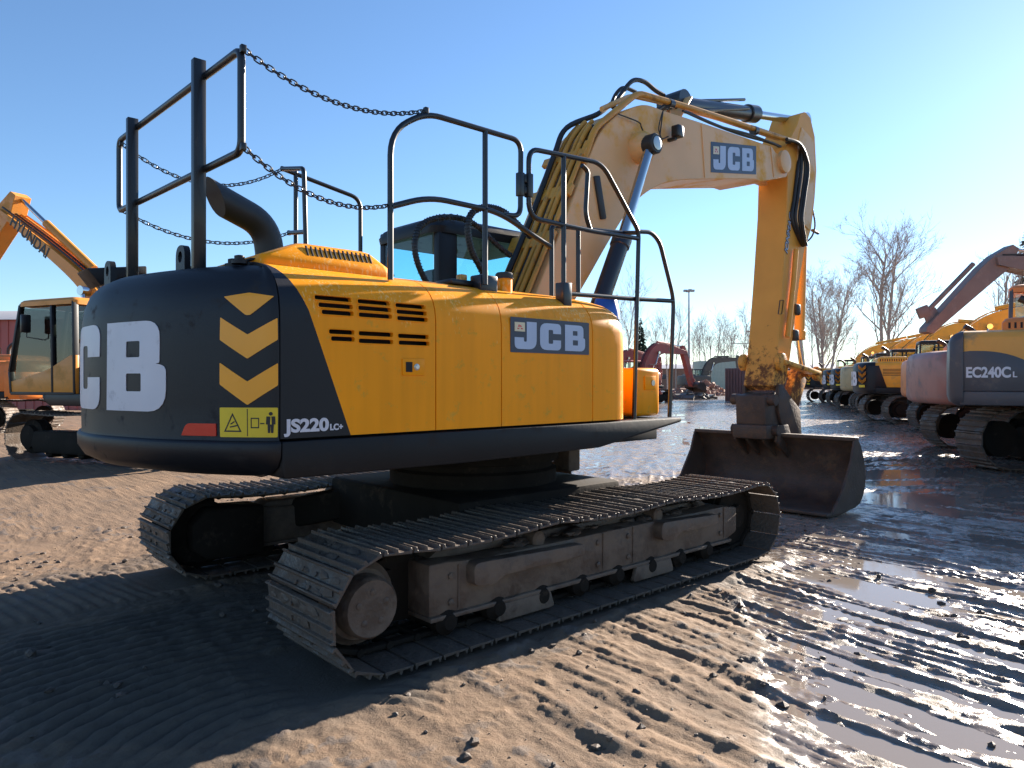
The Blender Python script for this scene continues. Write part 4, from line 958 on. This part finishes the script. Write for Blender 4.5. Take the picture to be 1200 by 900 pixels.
    # handrail and mirror
    q = MB(); q.tube(fillet([(-.2, -1.2, 2.22), (-.2, -1.2, 2.75), (.75, -1.2, 2.75), (1.2, -1.2, 1.3)], .1, 3), .018, 6); q.build('handrail', M['tube'], E)
    q = MB(); q.tube([(1.3, 1.3, 2.3), (1.5, 1.5, 2.35), (1.5, 1.5, 2.6)], .012, 6); q.box((1.5, 1.52, 2.6), (.06, .18, .34), .02); q.build('mirror', M['tube'], K)
    return E
def copy_tree(o, parent=None):
    c = o.copy(); COL.objects.link(c)
    if parent is not None: c.parent = parent
    for ch in list(o.children): copy_tree(ch, c)
    return c
RG_ = 'excavators parked in a row at the right'
def row(X, Y, az, z, *a, **k):
    p = c2w(X, Y, z); r = az2rot(az); h = Vector((math.cos(r), math.sin(r), 0))
    p = p + h * 2.6          # X, Y mark the tail; the origin is under the slew ring
    return machine(*a, loc=p, rz=r, group=RG_, **k)
row(8.95, 13.9, 124, .0, 'excavator', 'ochre excavator with dark grey tail lettered EC240C and an orange cab roof', body='volvoyel', cw='grey', boomm='volvoyel', cabm='grey', roofm='orange', decal='grey', sidetext='EC240C', accent='grey', boom_up=-24, stick=-30, curl=20, hoodm='orange', swing=38, cabx=-1.45, scale=1.12, square=True)
row(9.75, 16.9, 100, .05, 'excavator', 'excavator with a faded reddish grey tail between the EC240C machine and the orange one', body='orange', cw='pink', boomm='orange', cabm='black', boom_up=-8, stick=-80, accent='orange', square=True, swing=12)
machine('excavator', 'excavator mostly beyond the right edge, its grey brown arm slanting down over the row', c2w(17.95, 19.8, .05), az2rot(-92), body='volvoyel', cw='boomgrey', boomm='boomgrey', boom_up=14, stick=-58, has_bucket=False, group=RG_)
row(12.6, 23.0, 108, .05, 'excavator', 'orange excavator mostly hidden behind the one with the reddish grey tail', body='orange', cw='orange', boomm='jcb2', cabm='black', boom_up=3, swing=14)
J = row(13.6, 28.5, 112, .08, 'excavator', 'yellow excavator in the right row, large white B and yellow chevrons on its black tail', cwtext='JCB', chevs=True, swing=16, bend=.72, boom_up=9, stick=-100)
row(16.5, 36.0, 108, .08, 'excavator', 'beige excavator in the right row, behind the black tailed one with yellow chevrons', body='beige', cw='beige', boomm='jcb2')
for X, Y, lab in ((18.0, 40.5, 'black tailed yellow excavator in the right row, just behind the beige one'), (19.7, 45.5, 'black tailed yellow excavator, second beyond the beige one in the right row'), (21.5, 53, 'farthest excavator of the right row, small beside the foreground stick')):
    o = copy_tree(J); r = az2rot(108); p = c2w(X, Y, .06) + Vector((math.cos(r), math.sin(r), 0)) * 2.6
    o.location = p; o.rotation_euler = (0, 0, r); o['label'] = lab
# left side
def solo(X, Y, az, z, *a, **k):
    return machine(*a, loc=c2w(X, Y, z), rz=az2rot(az), **k)
solo(-7.6, 15.3, -66, 0, 'excavator', 'amber excavator with HYUNDAI on its boom, behind the foreground counterweight at left', body='hyu', cw='hyu', boomm='hyu', cabm='black', doorm='hyu', roofm='hyu', accent='black', boomtext='HYUNDAI', boom_up=20, stick=-66, trackh=.9, cabx=.85, scale=1.06, bend=.35, glz='smoke')
solo(-17.6, 23.5, -90, 0, 'excavator', 'orange yellow excavator standing behind the amber one at the left edge', body='orange', cw='orange', boomm='hyu', boom_up=-4, stick=-80)
solo(9.0, 52, 50, 0, 'excavator', 'faded red excavator in the distance behind the front guard rail', body='redm', cw='redm', boomm='redm', boom_up=2, stick=-72, cabm='redm')
solo(7.2, 57, 60, 0, 'excavator', 'second red excavator in the distance, left of and behind the first', body='redm', cw='darkm', boomm='redm', boom_up=-6, stick=-90)
solo(23.8, 92, 82, 0, 'excavator', 'small dark excavator with bent arm far off by rubble heaps', body='darkm', cw='darkm', boomm='darkm', boom_up=8, stick=-95)

# =================================================================== STRUCTURES FAR OFF
def shed(name, label, X, Y, w, d, h, rh, wall, roof, az=0):
    t = thing(name, label, 'building', c2w(X, Y, 0), az2rot(az) - PI / 2)
    q = MB(); q.box((0, 0, h / 2), (w, d, h)); n = int(w / .5)
    for i in range(n): q.box((-w / 2 + (i + .5) * w / n, -d / 2 - .02, h / 2), (.1, .05, h - .02))
    q.build('wall', M[wall], t)
    q = MB(); q.prism([(-d / 2 - .3, h), (d / 2 + .3, h), (0, h + rh)], 'x', -w / 2 - .3, w / 2 + .3); rf = q.build('roof', M[roof], t)
    q = MB(); q.box((w * .2, -d / 2 - .05, 1.6), (3, .08, 3.2)); q.build('door', M['pale'], t)
    for k in range(4):
        q = MB(); q.box((-w * .4 + k * w * .12, -d / 2 - .05, h * .6), (1.2, .08, .9), .02); q.build('window', M['grey'], t)
    return t
shed('shed', 'long red sheet metal shed behind the amber excavator at left', -36, 46, 26, 10, 5.0, 1.0, 'shedred', 'shedroof', 4)
shed('building', 'low brown brick building on the far side of the yard', 46, 150, 40, 12, 4.0, 1.0, 'brick', 'shedroof', 0)
q = MB(); q.box((0, 0, 2.3), (6, 4, 4.6), .05)
for i in range(12): q.box((-2.75 + i * .5, -2.02, 2.3), (.12, .06, 4.4))
tag(q.build('container', M['pale'], None), 'pale green site container on the far side of the yard', 'container'); bpy.data.objects['container'].location = c2w(31.5, 112); bpy.data.objects['container'].rotation_euler[2] = az2rot(90)
q = MB(); q.box((0, 0, 1.3), (6, 2.44, 2.59), .03)
for i in range(20): q.box((-2.85 + i * .3, -1.23, 1.3), (.09, .05, 2.4)); 
for i in range(8): q.box((-3.02, -1.05 + i * .3, 1.3), (.05, .09, 2.4))
o = tag(q.build('container', M['container'], None), 'rusty maroon shipping container beside the dipper in the distance', 'container'); o.location = c2w(20.1, 58); o.rotation_euler[2] = az2rot(60)
def lamp(label, X, Y, h, arm):
    t = thing('street_lamp', label, 'street lamp', c2w(X, Y, 0), az2rot(0))
    q = MB(); q.tube([(0, 0, 0), (0, 0, h)], [.2, .10], 10); q.build('pole', M['pole'], t)
    q = MB()
    if arm: q.tube([(0, 0, h * .8), (0, 3.5, h * .8)], .08, 6); q.tube([(0, 0, h * .8), (0, -3, h * .8)], .08, 6)
    for k in range(4): q.box((.5 * math.cos(k * PI / 2), .5 * math.sin(k * PI / 2), h + .1), (.5, .5, .3), .04)
    q.build('lamp_head', M['pole'], t)
lamp('tall lighting mast with a cluster of lamps, beyond the yard', 24.4, 100, 13.9, False)
lamp('slim pole with a cross arm, right of the tall mast', 46, 140, 11, True)

# =================================================================== TREES
def tree_mesh(seed, h, spread, trunks=1, detail=5, trunk_r=.16, base=.3, fan=.09):
    rnd = random.Random(seed); tk = MB(); cr = MB()
    def branch(p, d, L, r, lev, mb):
        n = 4 if lev < 2 else 3
        pts = [p]; dd = d.copy()
        for i in range(n):
            dd = (dd + Vector((rnd.gauss(0, .13 if lev else .045), rnd.gauss(0, .13 if lev else .045), rnd.gauss(.05, .06)))).normalized(); pts.append(pts[-1] + dd * (L / n))
        rr = [r * (1 - .62 * i / n) for i in range(n + 1)]
        mb.tube(pts, rr, 7 if lev == 0 else 4 if lev < 3 else 3)
        if lev >= detail: return
        k = rnd.randint(5, 7) if lev == 1 else rnd.randint(4, 5)
        if lev == 0: k = rnd.randint(14, 18)
        for j in range(k):
            f = rnd.uniform(base, .97) if lev == 0 else rnd.uniform(.25, 1.0)
            i = min(int(f * n), n - 1); q_ = pts[i].lerp(pts[i + 1], f * n - i)
            ax_ = Vector((rnd.gauss(0, 1), rnd.gauss(0, 1), rnd.gauss(0, 1))).cross(dd).normalized()
            ang = R(rnd.uniform(22, 48)) * (spread if lev == 0 else 1)
            nd = (Matrix.Rotation(ang, 3, ax_) @ dd); nd.z += .16; nd.normalize()
            branch(q_, nd, L * (.42 if lev == 0 else .56) * rnd.uniform(.7, 1.1) * (1.15 - .5 * f if lev == 0 else 1), max(r * (.40 if lev == 0 else .48) * (1.1 - .5 * f), .011), lev + 1, cr)
    for t in range(trunks):
        a = 2 * PI * t / max(trunks, 1) + 1
        d = Vector((math.cos(a) * fan * (trunks > 1), math.sin(a) * fan * (trunks > 1), 1)).normalized()
        branch(Vector((math.cos(a) * .25 * (trunks > 1), math.sin(a) * .25 * (trunks > 1), -.1)), d, h * rnd.uniform(.88, 1.0), trunk_r, 0, tk)
    return tk, cr
def tree(label, X, Y, seed, h, group=None, m='bark', **k):
    t = thing('bare_tree', label, 'tree', c2w(X, Y, 0), 0, group); a, b = tree_mesh(seed, h, **k)
    a.build('trunk', M[m], t); b.build('crown', M[m], t); return t
tree('tall leafless tree with twin trunks above the parked excavators', 36.5, 71, 3, 15.6, spread=1.12, trunks=2, detail=4, trunk_r=.22, base=.26, fan=.02)
tree('leafless tree of several stems, left of the tall twin trunked one', 32.0, 74, 8, 11.4, spread=.9, trunks=3, detail=4, trunk_r=.15, base=.2)
tree('leafless tree top showing behind the grey brown boom at the right', 47, 70, 14, 13.2, spread=.95, trunks=1, detail=4, trunk_r=.2, base=.3)
protos = [tree_mesh(30 + i, 11 + i * 1.2, .75, 1, 3, .11, .25) for i in range(3)]
pm = [(a.mesh('trunk', M['barkfar']), b.mesh('crown', M['barkfar'])) for a, b in protos]
FT = 'thin leafless trees along the far edge of the yard'
xs = [(712, 120), (724, 100), (736, 118), (757, 125), (768, 110), (782, 128), (792, 120), (812, 118), (819, 130), (827, 112), (834, 126), (841, 118), (848, 130), (855, 122), (862, 135), (871, 125), (880, 140), (888, 128), (940, 120), (952, 110), (965, 125), (1000, 130)]
for i, (px, Y) in enumerate(xs):
    t = thing('bare_tree', 'thin leafless tree in the pale line of trees along the far edge of the yard', 'tree', c2w((px - 600) / FPX * Y, Y, 0), i * 1.3, FT)
    s = random.uniform(.8, 1.15) * (1.25 if px < 740 else 1.0); t.scale = (s, s, s)
    link('trunk', pm[i % 3][0], t); link('crown', pm[i % 3][1], t)
def conifer(label, X, Y, h, seed):
    rnd = random.Random(seed); t = thing('conifer', label, 'tree', c2w(X, Y, 0)); q = MB(); q.tube([(0, 0, 0), (0, 0, h)], [.18, .02], 6); q.build('trunk', M['bark'], t)
    q = MB()
    for i in range(420):
        f = rnd.random() ** .8; z = h * (.12 + .88 * f); L = (1 - f) * h * .2 + .25; a = rnd.uniform(0, 2 * PI); L *= rnd.uniform(.5, 1.1)
        p = Vector((0, 0, z)); e = Vector((math.cos(a) * L, math.sin(a) * L, z - L * .28)); s = Vector((-math.sin(a), math.cos(a), 0)) * L * .22; m_ = p.lerp(e, .55)
        q.add([p, m_ + s, e, m_ - s], [(0, 1, 2, 3)]); q.add([p, m_ + Vector((0, 0, .16 * L)), e, m_ - Vector((0, 0, .2 * L))], [(0, 1, 2, 3)])
    q.build('crown', M['needle'], t)
conifer('small dark conifer behind the red excavators', 20.4, 115, 11.5, 2)
conifer('dark conifer at the right edge above the excavator cab', 58, 82, 18.5, 5)

# =================================================================== GROUND
rng = np.random.RandomState(11)
PERM = rng.permutation(512); PERM = np.concatenate([PERM, PERM, PERM])
GA = rng.rand(512) * 2 * np.pi
def pnoise(x, y):
    xi = np.floor(x).astype(np.int64); yi = np.floor(y).astype(np.int64); xf = x - xi; yf = y - yi
    u = xf ** 3 * (xf * (xf * 6 - 15) + 10); v = yf ** 3 * (yf * (yf * 6 - 15) + 10); xi &= 511; yi &= 511
    def g(ix, iy, dx, dy):
        a = GA[PERM[(PERM[ix & 511] + iy) & 511]]; return np.cos(a) * dx + np.sin(a) * dy
    n00 = g(xi, yi, xf, yf); n10 = g(xi + 1, yi, xf - 1, yf); n01 = g(xi, yi + 1, xf, yf - 1); n11 = g(xi + 1, yi + 1, xf - 1, yf - 1)
    return (n00 * (1 - u) + n10 * u) * (1 - v) + (n01 * (1 - u) + n11 * u) * v
def fbm(x, y, o=4, g=.5):
    s = 0; a = 1
    for i in range(o): s = s + a * pnoise(x + 17.3 * i, y - 9.1 * i); x = x * 2.03; y = y * 2.03; a *= g
    return s
def sst(a, b, x): t = np.clip((x - a) / (b - a), 0, 1); return t * t * (3 - 2 * t)
def axis(lo, hi, d, far, grow):
    c = list(np.arange(lo, hi + 1e-6, d)); s = d; x = lo; L = []
    while x > -far: s *= grow; x -= s; L.append(x)
    s = d; x = hi; H_ = []
    while x < far: s *= grow; x += s; H_.append(x)
    return np.array(L[::-1] + c + H_)
gx = axis(-4.4, 5.6, .0155, 700, 1.04); gy = axis(-4.7, 2.4, .0155, 700, 1.04)
GX, GY = np.meshgrid(gx, gy, indexing='ij')
dx_, dy_ = GX - CAM.x, GY - CAM.y
CX = dx_ * RT.x + dy_ * RT.y; CY = dx_ * FW.x + dy_ * FW.y
dist = np.sqrt(dx_ ** 2 + dy_ ** 2)
slope = CX / np.maximum(CY, .5)
wob = fbm(GX * .35, GY * .35, 3)
wet = sst(.20, .42, slope + .22 * wob + .10 * fbm(GX * 1.1, GY * 1.1, 3)) * (CY > 0)
wet = np.maximum(wet, sst(9.5, 14, CY + 2 * wob) * sst(-.05, .12, slope + .1 * wob))
def ruts(u, v, k):
    u = u + .25 * fbm(v * .22 + k, u * .12, 2) + .05 * fbm(v * 1.1, u * .8, 2)
    big = fbm(u * 1.7, v * .10 + k, 3, .55); mid_ = fbm(u * 5.0, v * .35 + k, 3, .55)
    rid = 1 - np.abs(2 * pnoise(u * 3.1 + 40, v * .22 + k)); rid = rid ** 3
    fr = 1 - np.abs(2 * fbm(u * 7.0 + 11, v * .5 + k, 2, .5)); return .036 * big + .022 * mid_ + .034 * (rid - .4) + .024 * (np.clip(fr, 0, 1) ** 2 - .4)
near = ruts(GX - .10 * (GY + 4) ** 2 * .25, GY, 3.0)
far1 = ruts(CX * .95 - CY * .32 + .004 * CY ** 2, CY * .95 + CX * .3, 9.0) * .9
far2 = ruts(CY - .25 * CX, CX, 15.0) * 1.0
wf = sst(8.5, 11, CY); wr = sst(.30, .42, slope)
rut = near * (1 - wf) + (far1 * (1 - wr) + far2 * wr) * wf
clod = fbm(GX * 2.4, GY * 2.4, 5, .62); fine = fbm(GX * 11, GY * 11, 4, .66); mid_n = fbm(GX * .8, GY * .8, 3)
rmask = np.clip(.25 + .75 * np.maximum(wet, sst(-.05, .15, slope)), 0, 1)
band = sst(.02, .25, pnoise(GX * .9 + 7, GY * .08 + 2)) * (1 - sst(8, 10, CY)) * sst(-.15, .0, slope)
cleat = band * np.abs(np.sin(np.pi * (GY + .35 * GX + .06 * fbm(GX * 2, GY * 2, 2)) / .082)) ** .8 * np.clip(.6 + fbm(GX * 3, GY * 3, 2), 0, 1)
h = .022 * mid_n + rmask * rut * (.50 + .22 * wet) + .011 * cleat + .020 * wet * (np.abs(fbm(GX * 4.4 + .8 * GY, GY * .9, 3)) - .25) + (1 - .5 * wet) * .015 * clod + .009 * np.clip(fine, -.5, 1) * (.35 + .9 * sst(-.15, .3, clod))
lump = np.clip(fbm(GX * 6.5, GY * 6.5, 3, .6) - .12, 0, 1); crz = np.clip(sst(.008, .04, rut) * rmask * sst(-.15, .2, clod), 0, 1) * (1 - .5 * sst(9, 14, CY))
h += crz * (.016 * np.abs(pnoise(GX * 17, GY * 17)) + .014 * np.abs(pnoise(GX * 31 + 3, GY * 31)) - .003)
h += .022 * lump * sst(.0, .35, fbm(GX * .9 + 5, GY * .9, 2) + .12)
# water stands in the hollows of the wet side
h -= .026 * wet + .014 * sst(4.5, 6, CY) * sst(.36, .5, slope)
# curved grouser marks left where the near track turned
c_ = c2w(-.72, 3.0); rr = np.sqrt((GX - c_.x) ** 2 + (GY - c_.y) ** 2) + .05 * fbm(GX * 1.3, GY * 1.3, 2)
am = sst(.5, .75, rr) * (1 - sst(2.6, 3.2, rr)) * sst(3.0, 3.5, CY + .3 * wob) * (1 - sst(-.55, -.25, CX)) * (1 - sst(6.0, 6.8, CY)) * (1 - wet)
h = h * (1 - .55 * am) + am * (.026 * np.abs(np.sin(np.pi * rr / .105)) ** .7 + .012 * fbm(GX * 7, GY * 7, 3) - .012)
am2 = sst(1.65, 1.75, -GX) * sst(.75, .85, GY) * (1 - sst(1.85, 1.95, GY)) * (1 - sst(4.6, 5.4, -GX)) * .8
h = h * (1 - .6 * am2) + am2 * .022 * np.abs(np.sin(np.pi * (GX + .15 * GY) / .095)) ** .7
# pressed flat beneath the tracks, pushed up beside them
xr = GX * math.cos(R(1)) - GY * math.sin(R(1)); yr = GX * math.sin(R(1)) + GY * math.cos(R(1))
for sgn in (-1, 1):
    dyk = np.abs(yr - sgn * YC); k = (1 - sst(.36, .47, dyk)) * (1 - sst(2.25, 2.6, np.abs(xr)))
    h = h * (1 - k) - .012 * k
    b = np.exp(-((dyk - .50) / .07) ** 2) * (1 - sst(2.2, 2.6, np.abs(xr))); h = h * (1 - .5 * b) + b * (.012 + .02 * clod)
kb = (1 - sst(.0, .35, np.abs(GX - 4.9) - .55)) * (1 - sst(0, .3, np.abs(GY + .13) - 1.25)); h = h * (1 - kb) - .01 * kb
# camera side stays low, the row of machines stands a little higher, the far yard is flat
h *= 1 - .6 * sst(40, 120, dist)
h += .05 * sst(14.5, 17.5, CY) * sst(8.6, 10.2, CX) * (1 - sst(70, 90, CY)) + .03 * sst(25, 29, CY) * sst(11.0, 13.5, CX - .36 * (CY - 29)) * (1 - sst(70, 90, CY))
nx_, ny_ = GX.shape
co = np.stack([GX, GY, h], -1).reshape(-1, 3).astype(np.float32)
idx = np.arange(nx_ * ny_).reshape(nx_, ny_)
fc = np.stack([idx[:-1, :-1], idx[1:, :-1], idx[1:, 1:], idx[:-1, 1:]], -1).reshape(-1, 4)
me = bpy.data.meshes.new('ground'); me.vertices.add(len(co)); me.vertices.foreach_set('co', co.ravel())
me.loops.add(fc.size); me.loops.foreach_set('vertex_index', fc.ravel().astype(np.int32)); me.polygons.add(len(fc))
me.polygons.foreach_set('loop_start', np.arange(0, fc.size, 4, dtype=np.int32)); me.update(calc_edges=True); me.validate()
at = me.attributes.new('wet', 'FLOAT', 'POINT'); at.data.foreach_set('value', wet.ravel().astype(np.float32))
dk = np.clip(np.maximum(am * .9, (1 - sst(3.2, 3.9, np.abs(GX + .5))) * (1 - sst(1.9, 2.3, np.abs(GY - .1))) * .55) + .35 * sst(.2, .6, wob) , 0, 1)  # track marks and random patches, plus shade beneath the machine painted darker
crumb = np.clip(sst(.02, .16, lump) * sst(.0, .35, fbm(GX * .9 + 5, GY * .9, 2) + .12) + .9 * crz, 0, 1)
at = me.attributes.new('crumb', 'FLOAT', 'POINT'); at.data.foreach_set('value', crumb.ravel().astype(np.float32))
at = me.attributes.new('churned_shade', 'FLOAT', 'POINT'); at.data.foreach_set('value', dk.ravel().astype(np.float32))
me.shade_smooth()
def ground_mat():
    m = bpy.data.materials.new('wet_mud'); m.use_nodes = True; nt = m.node_tree; N = nt.nodes; L = nt.links; bs = N['Principled BSDF']
    tc = N.new('ShaderNodeTexCoord'); geo = N.new('ShaderNodeNewGeometry'); sp = N.new('ShaderNodeSeparateXYZ'); L.new(geo.outputs['Position'], sp.inputs[0])
    def attr(n): a = N.new('ShaderNodeAttribute'); a.attribute_name = n; return a.outputs['Fac']
    def noise(s, d=8, r=.6):
        n = N.new('ShaderNodeTexNoise'); n.inputs['Scale'].default_value = s; n.inputs['Detail'].default_value = d; n.inputs['Roughness'].default_value = r; L.new(tc.outputs['Object'], n.inputs['Vector']); return n.outputs['Fac']
    def mr(v, a, b, c=0, d=1):
        n = N.new('ShaderNodeMapRange'); n.inputs['From Min'].default_value = a; n.inputs['From Max'].default_value = b; n.inputs['To Min'].default_value = c; n.inputs['To Max'].default_value = d; L.new(v, n.inputs['Value']); return n.outputs['Result']
    def math_(op, a, b):
        n = N.new('ShaderNodeMath'); n.operation = op; n.use_clamp = False
        for i, v in enumerate((a, b)):
            if isinstance(v, (int, float)): n.inputs[i].default_value = v
            else: L.new(v, n.inputs[i])
        return n.outputs[0]
    def mix(f, a, b):
        n = N.new('ShaderNodeMix'); n.data_type = 'RGBA'; L.new(f, n.inputs['Factor'])
        for k, v in (('A', a), ('B', b)):
            if isinstance(v, tuple): n.inputs[k].default_value = (*v, 1)
            else: L.new(v, n.inputs[k])
        return n.outputs['Result']
    c1 = mix(mr(noise(1.1), .35, .65), (.225, .150, .094), (.165, .113, .075))
    c1 = mix(mr(noise(9), .5, .8), c1, (.22, .14, .09))
    wetc = mix(mr(noise(1.7), .4, .62), (.22, .182, .152), (.27, .20, .145))
    w = math_('ADD', attr('wet'), math_('MULTIPLY', math_('SUBTRACT', noise(2.3), .5), .7))
    w = mr(w, .25, .75)
    col = mix(w, c1, wetc)
    dkf = mr(math_('ADD', attr('churned_shade'), math_('MULTIPLY', math_('SUBTRACT', noise(3.1), .5), .8)), .25, .8)
    col = mix(dkf, col, (.095, .076, .060))  # dark mud tone that also carries the machine's shade
    crf = mr(math_('ADD', attr('crumb'), math_('MULTIPLY', math_('SUBTRACT', noise(22), .5), .6)), .3, .8)
    col = mix(crf, col, (.135, .105, .085))
    lowf = mr(sp.outputs['Z'], -.05, .02, .45, 0.0)      # hollows hold damp, darker mud
    col = mix(lowf, col, (.085, .066, .052))
    L.new(col, bs.inputs['Base Color'])
    rg = mr(math_('ADD', math_('MULTIPLY', w, -.45), math_('MULTIPLY', noise(14), .5)), -.25, .35, .58, .92)
    film = math_('MULTIPLY', mr(math_('ADD', noise(5.5, 6, .6), math_('MULTIPLY', w, .12)), .52, .62), w)
    rgf = N.new('ShaderNodeMix'); L.new(film, rgf.inputs['Factor']); L.new(rg, rgf.inputs['A']); rgf.inputs['B'].default_value = .16
    L.new(rgf.outputs['Result'], bs.inputs['Roughness']); fs = mr(film, 0, 1, .25, .6); L.new(fs, bs.inputs['Specular IOR Level'])
    b = N.new('ShaderNodeBump'); b.inputs['Strength'].default_value = .8; b.inputs['Distance'].default_value = .014; L.new(noise(42, 10, .7), b.inputs['Height']); L.new(mr(film, 0, 1, .8, .25), b.inputs['Strength']); L.new(b.outputs['Normal'], bs.inputs['Normal'])
    return m
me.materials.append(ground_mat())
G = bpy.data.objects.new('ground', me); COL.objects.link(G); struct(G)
# standing water: one level sheet lying in the hollows of the wet side
wm = bpy.data.materials.new('muddy_water'); wm.use_nodes = True; bs = wm.node_tree.nodes['Principled BSDF']
bs.inputs['Base Color'].default_value = (.20, .17, .145, 1); bs.inputs['Roughness'].default_value = .06; bs.inputs['IOR'].default_value = 1.33
nz = wm.node_tree.nodes.new('ShaderNodeTexNoise'); nz.inputs['Scale'].default_value = 9; nz.inputs['Detail'].default_value = 4
bp = wm.node_tree.nodes.new('ShaderNodeBump'); bp.inputs['Strength'].default_value = .03; bp.inputs['Distance'].default_value = .01
tcw = wm.node_tree.nodes.new('ShaderNodeTexCoord'); wm.node_tree.links.new(tcw.outputs['Object'], nz.inputs['Vector'])
wm.node_tree.links.new(nz.outputs['Fac'], bp.inputs['Height']); wm.node_tree.links.new(bp.outputs['Normal'], bs.inputs['Normal'])
wpts = [c2w(X, Y, -.040) for X, Y in ((.3, 1.0), (2.2, 1.0), (9.2, 12), (8.2, 17.5), (9.4, 25), (22, 64), (14, 64), (1.2, 13.0), (1.6, 10), (2.0, 7.5), (1.2, 5.2))]
q = MB(); q.add(wpts, [tuple(range(len(wpts)))]); W_ = q.build('water', wm); struct(W_)
# rubble heaps at the far side of the yard
def heap(label, X, Y, w, hh, seed, m):
    rnd = random.Random(seed); q = MB()
    for i in range(260):
        a = rnd.uniform(0, 2 * PI); r_ = rnd.random() ** .6; z = hh * (1 - r_) * rnd.uniform(.5, 1)
        c = Vector((math.cos(a) * r_ * w, math.sin(a) * r_ * w * .6, z)); s = rnd.uniform(.15, .55)
        q.box(c, (s * rnd.uniform(.6, 2.2), s, s * rnd.uniform(.3, 1)), 0, Matrix.Rotation(rnd.uniform(0, 3), 3, 'Z') @ Matrix.Rotation(rnd.uniform(-.7, .7), 3, 'X'))
    o = q.build('rubble_heap', m); tag(o, label, 'rubble heap'); o.location = c2w(X, Y, 0)
heap('wide low heap of rubble and scrap below the lighting mast', 19.5, 78, 4.5, 1.3, 1, M['brick'])
heap('brown heap of brush and rubble beside the dark digger far off', 22.3, 84, 4.0, 1.9, 2, M['brick'])
heap('small low heap of rubble beside the red excavators', 15.5, 62, 2.2, .9, 3, M['darkm'])
# loose clods on the surface
q = MB(); rnd = random.Random(5)
def gh(x, y):
    i = min(max(int(np.searchsorted(gx, x)), 0), len(gx) - 1); j = min(max(int(np.searchsorted(gy, y)), 0), len(gy) - 1); return float(h[i, j])
for i in range(2600):
    X = rnd.uniform(-4.5, 3.5); Y = rnd.uniform(2.4, 11); p = c2w(X, Y)
    if abs(p.x) < 2.7 and abs(abs(p.y) - YC) < .5: continue
    if mnoise.noise(Vector((p.x * .9, p.y * .9, 3))) < -.02: continue
    s = rnd.random() ** 4 * .026 + .005; q.ball((p.x, p.y, gh(p.x, p.y) + s * .2), s, 1, (1, rnd.uniform(.7, 1.3), .7), .3)
struct(q.build('clods', M['clod'], None, 20), 'stuff')

# =================================================================== LIGHT, SKY, CAMERA
EL = 20.0; AZ = 5.0            # the sun stands low, a few degrees to the left of the machine's heading
sv = Vector((math.cos(R(AZ)) * math.cos(R(EL)), math.sin(R(AZ)) * math.cos(R(EL)), math.sin(R(EL))))
sd = bpy.data.lights.new('sun', 'SUN'); sd.energy = 5.0; sd.angle = R(.5); sd.color = (1, .89, .76)
so = bpy.data.objects.new('sun', sd); COL.objects.link(so); so.rotation_euler = sv.to_track_quat('Z', 'Y').to_euler()
wd = bpy.data.worlds.new('World'); scene.world = wd; wd.use_nodes = True; nt = wd.node_tree
sk = nt.nodes.new('ShaderNodeTexSky'); sk.sky_type = 'NISHITA'; sk.sun_disc = False; sk.sun_elevation = R(EL); sk.sun_rotation = R(90) - R(AZ)
sk.air_density = 1.0; sk.dust_density = 0.09; sk.ozone_density = 4.6
bg = nt.nodes['Background']; bg.inputs['Strength'].default_value = .058; nt.links.new(sk.outputs[0], bg.inputs['Color'])
cd = bpy.data.cameras.new('camera'); cam = bpy.data.objects.new('camera', cd); COL.objects.link(cam); scene.camera = cam
cd.sensor_width = 36; cd.lens = FPX / 1200 * 36; cd.shift_y = -(HZ - 450) / 1200 * -1; cd.clip_end = 3000; cd.clip_start = .05
cam.location = CAM; cam.rotation_euler = (PI / 2, 0, math.atan2(FW.y, FW.x) - PI / 2)
vs_ = scene.view_settings; vs_.view_transform = 'Standard'; vs_.look = 'None'; vs_.exposure = 1.9; vs_.gamma = 1
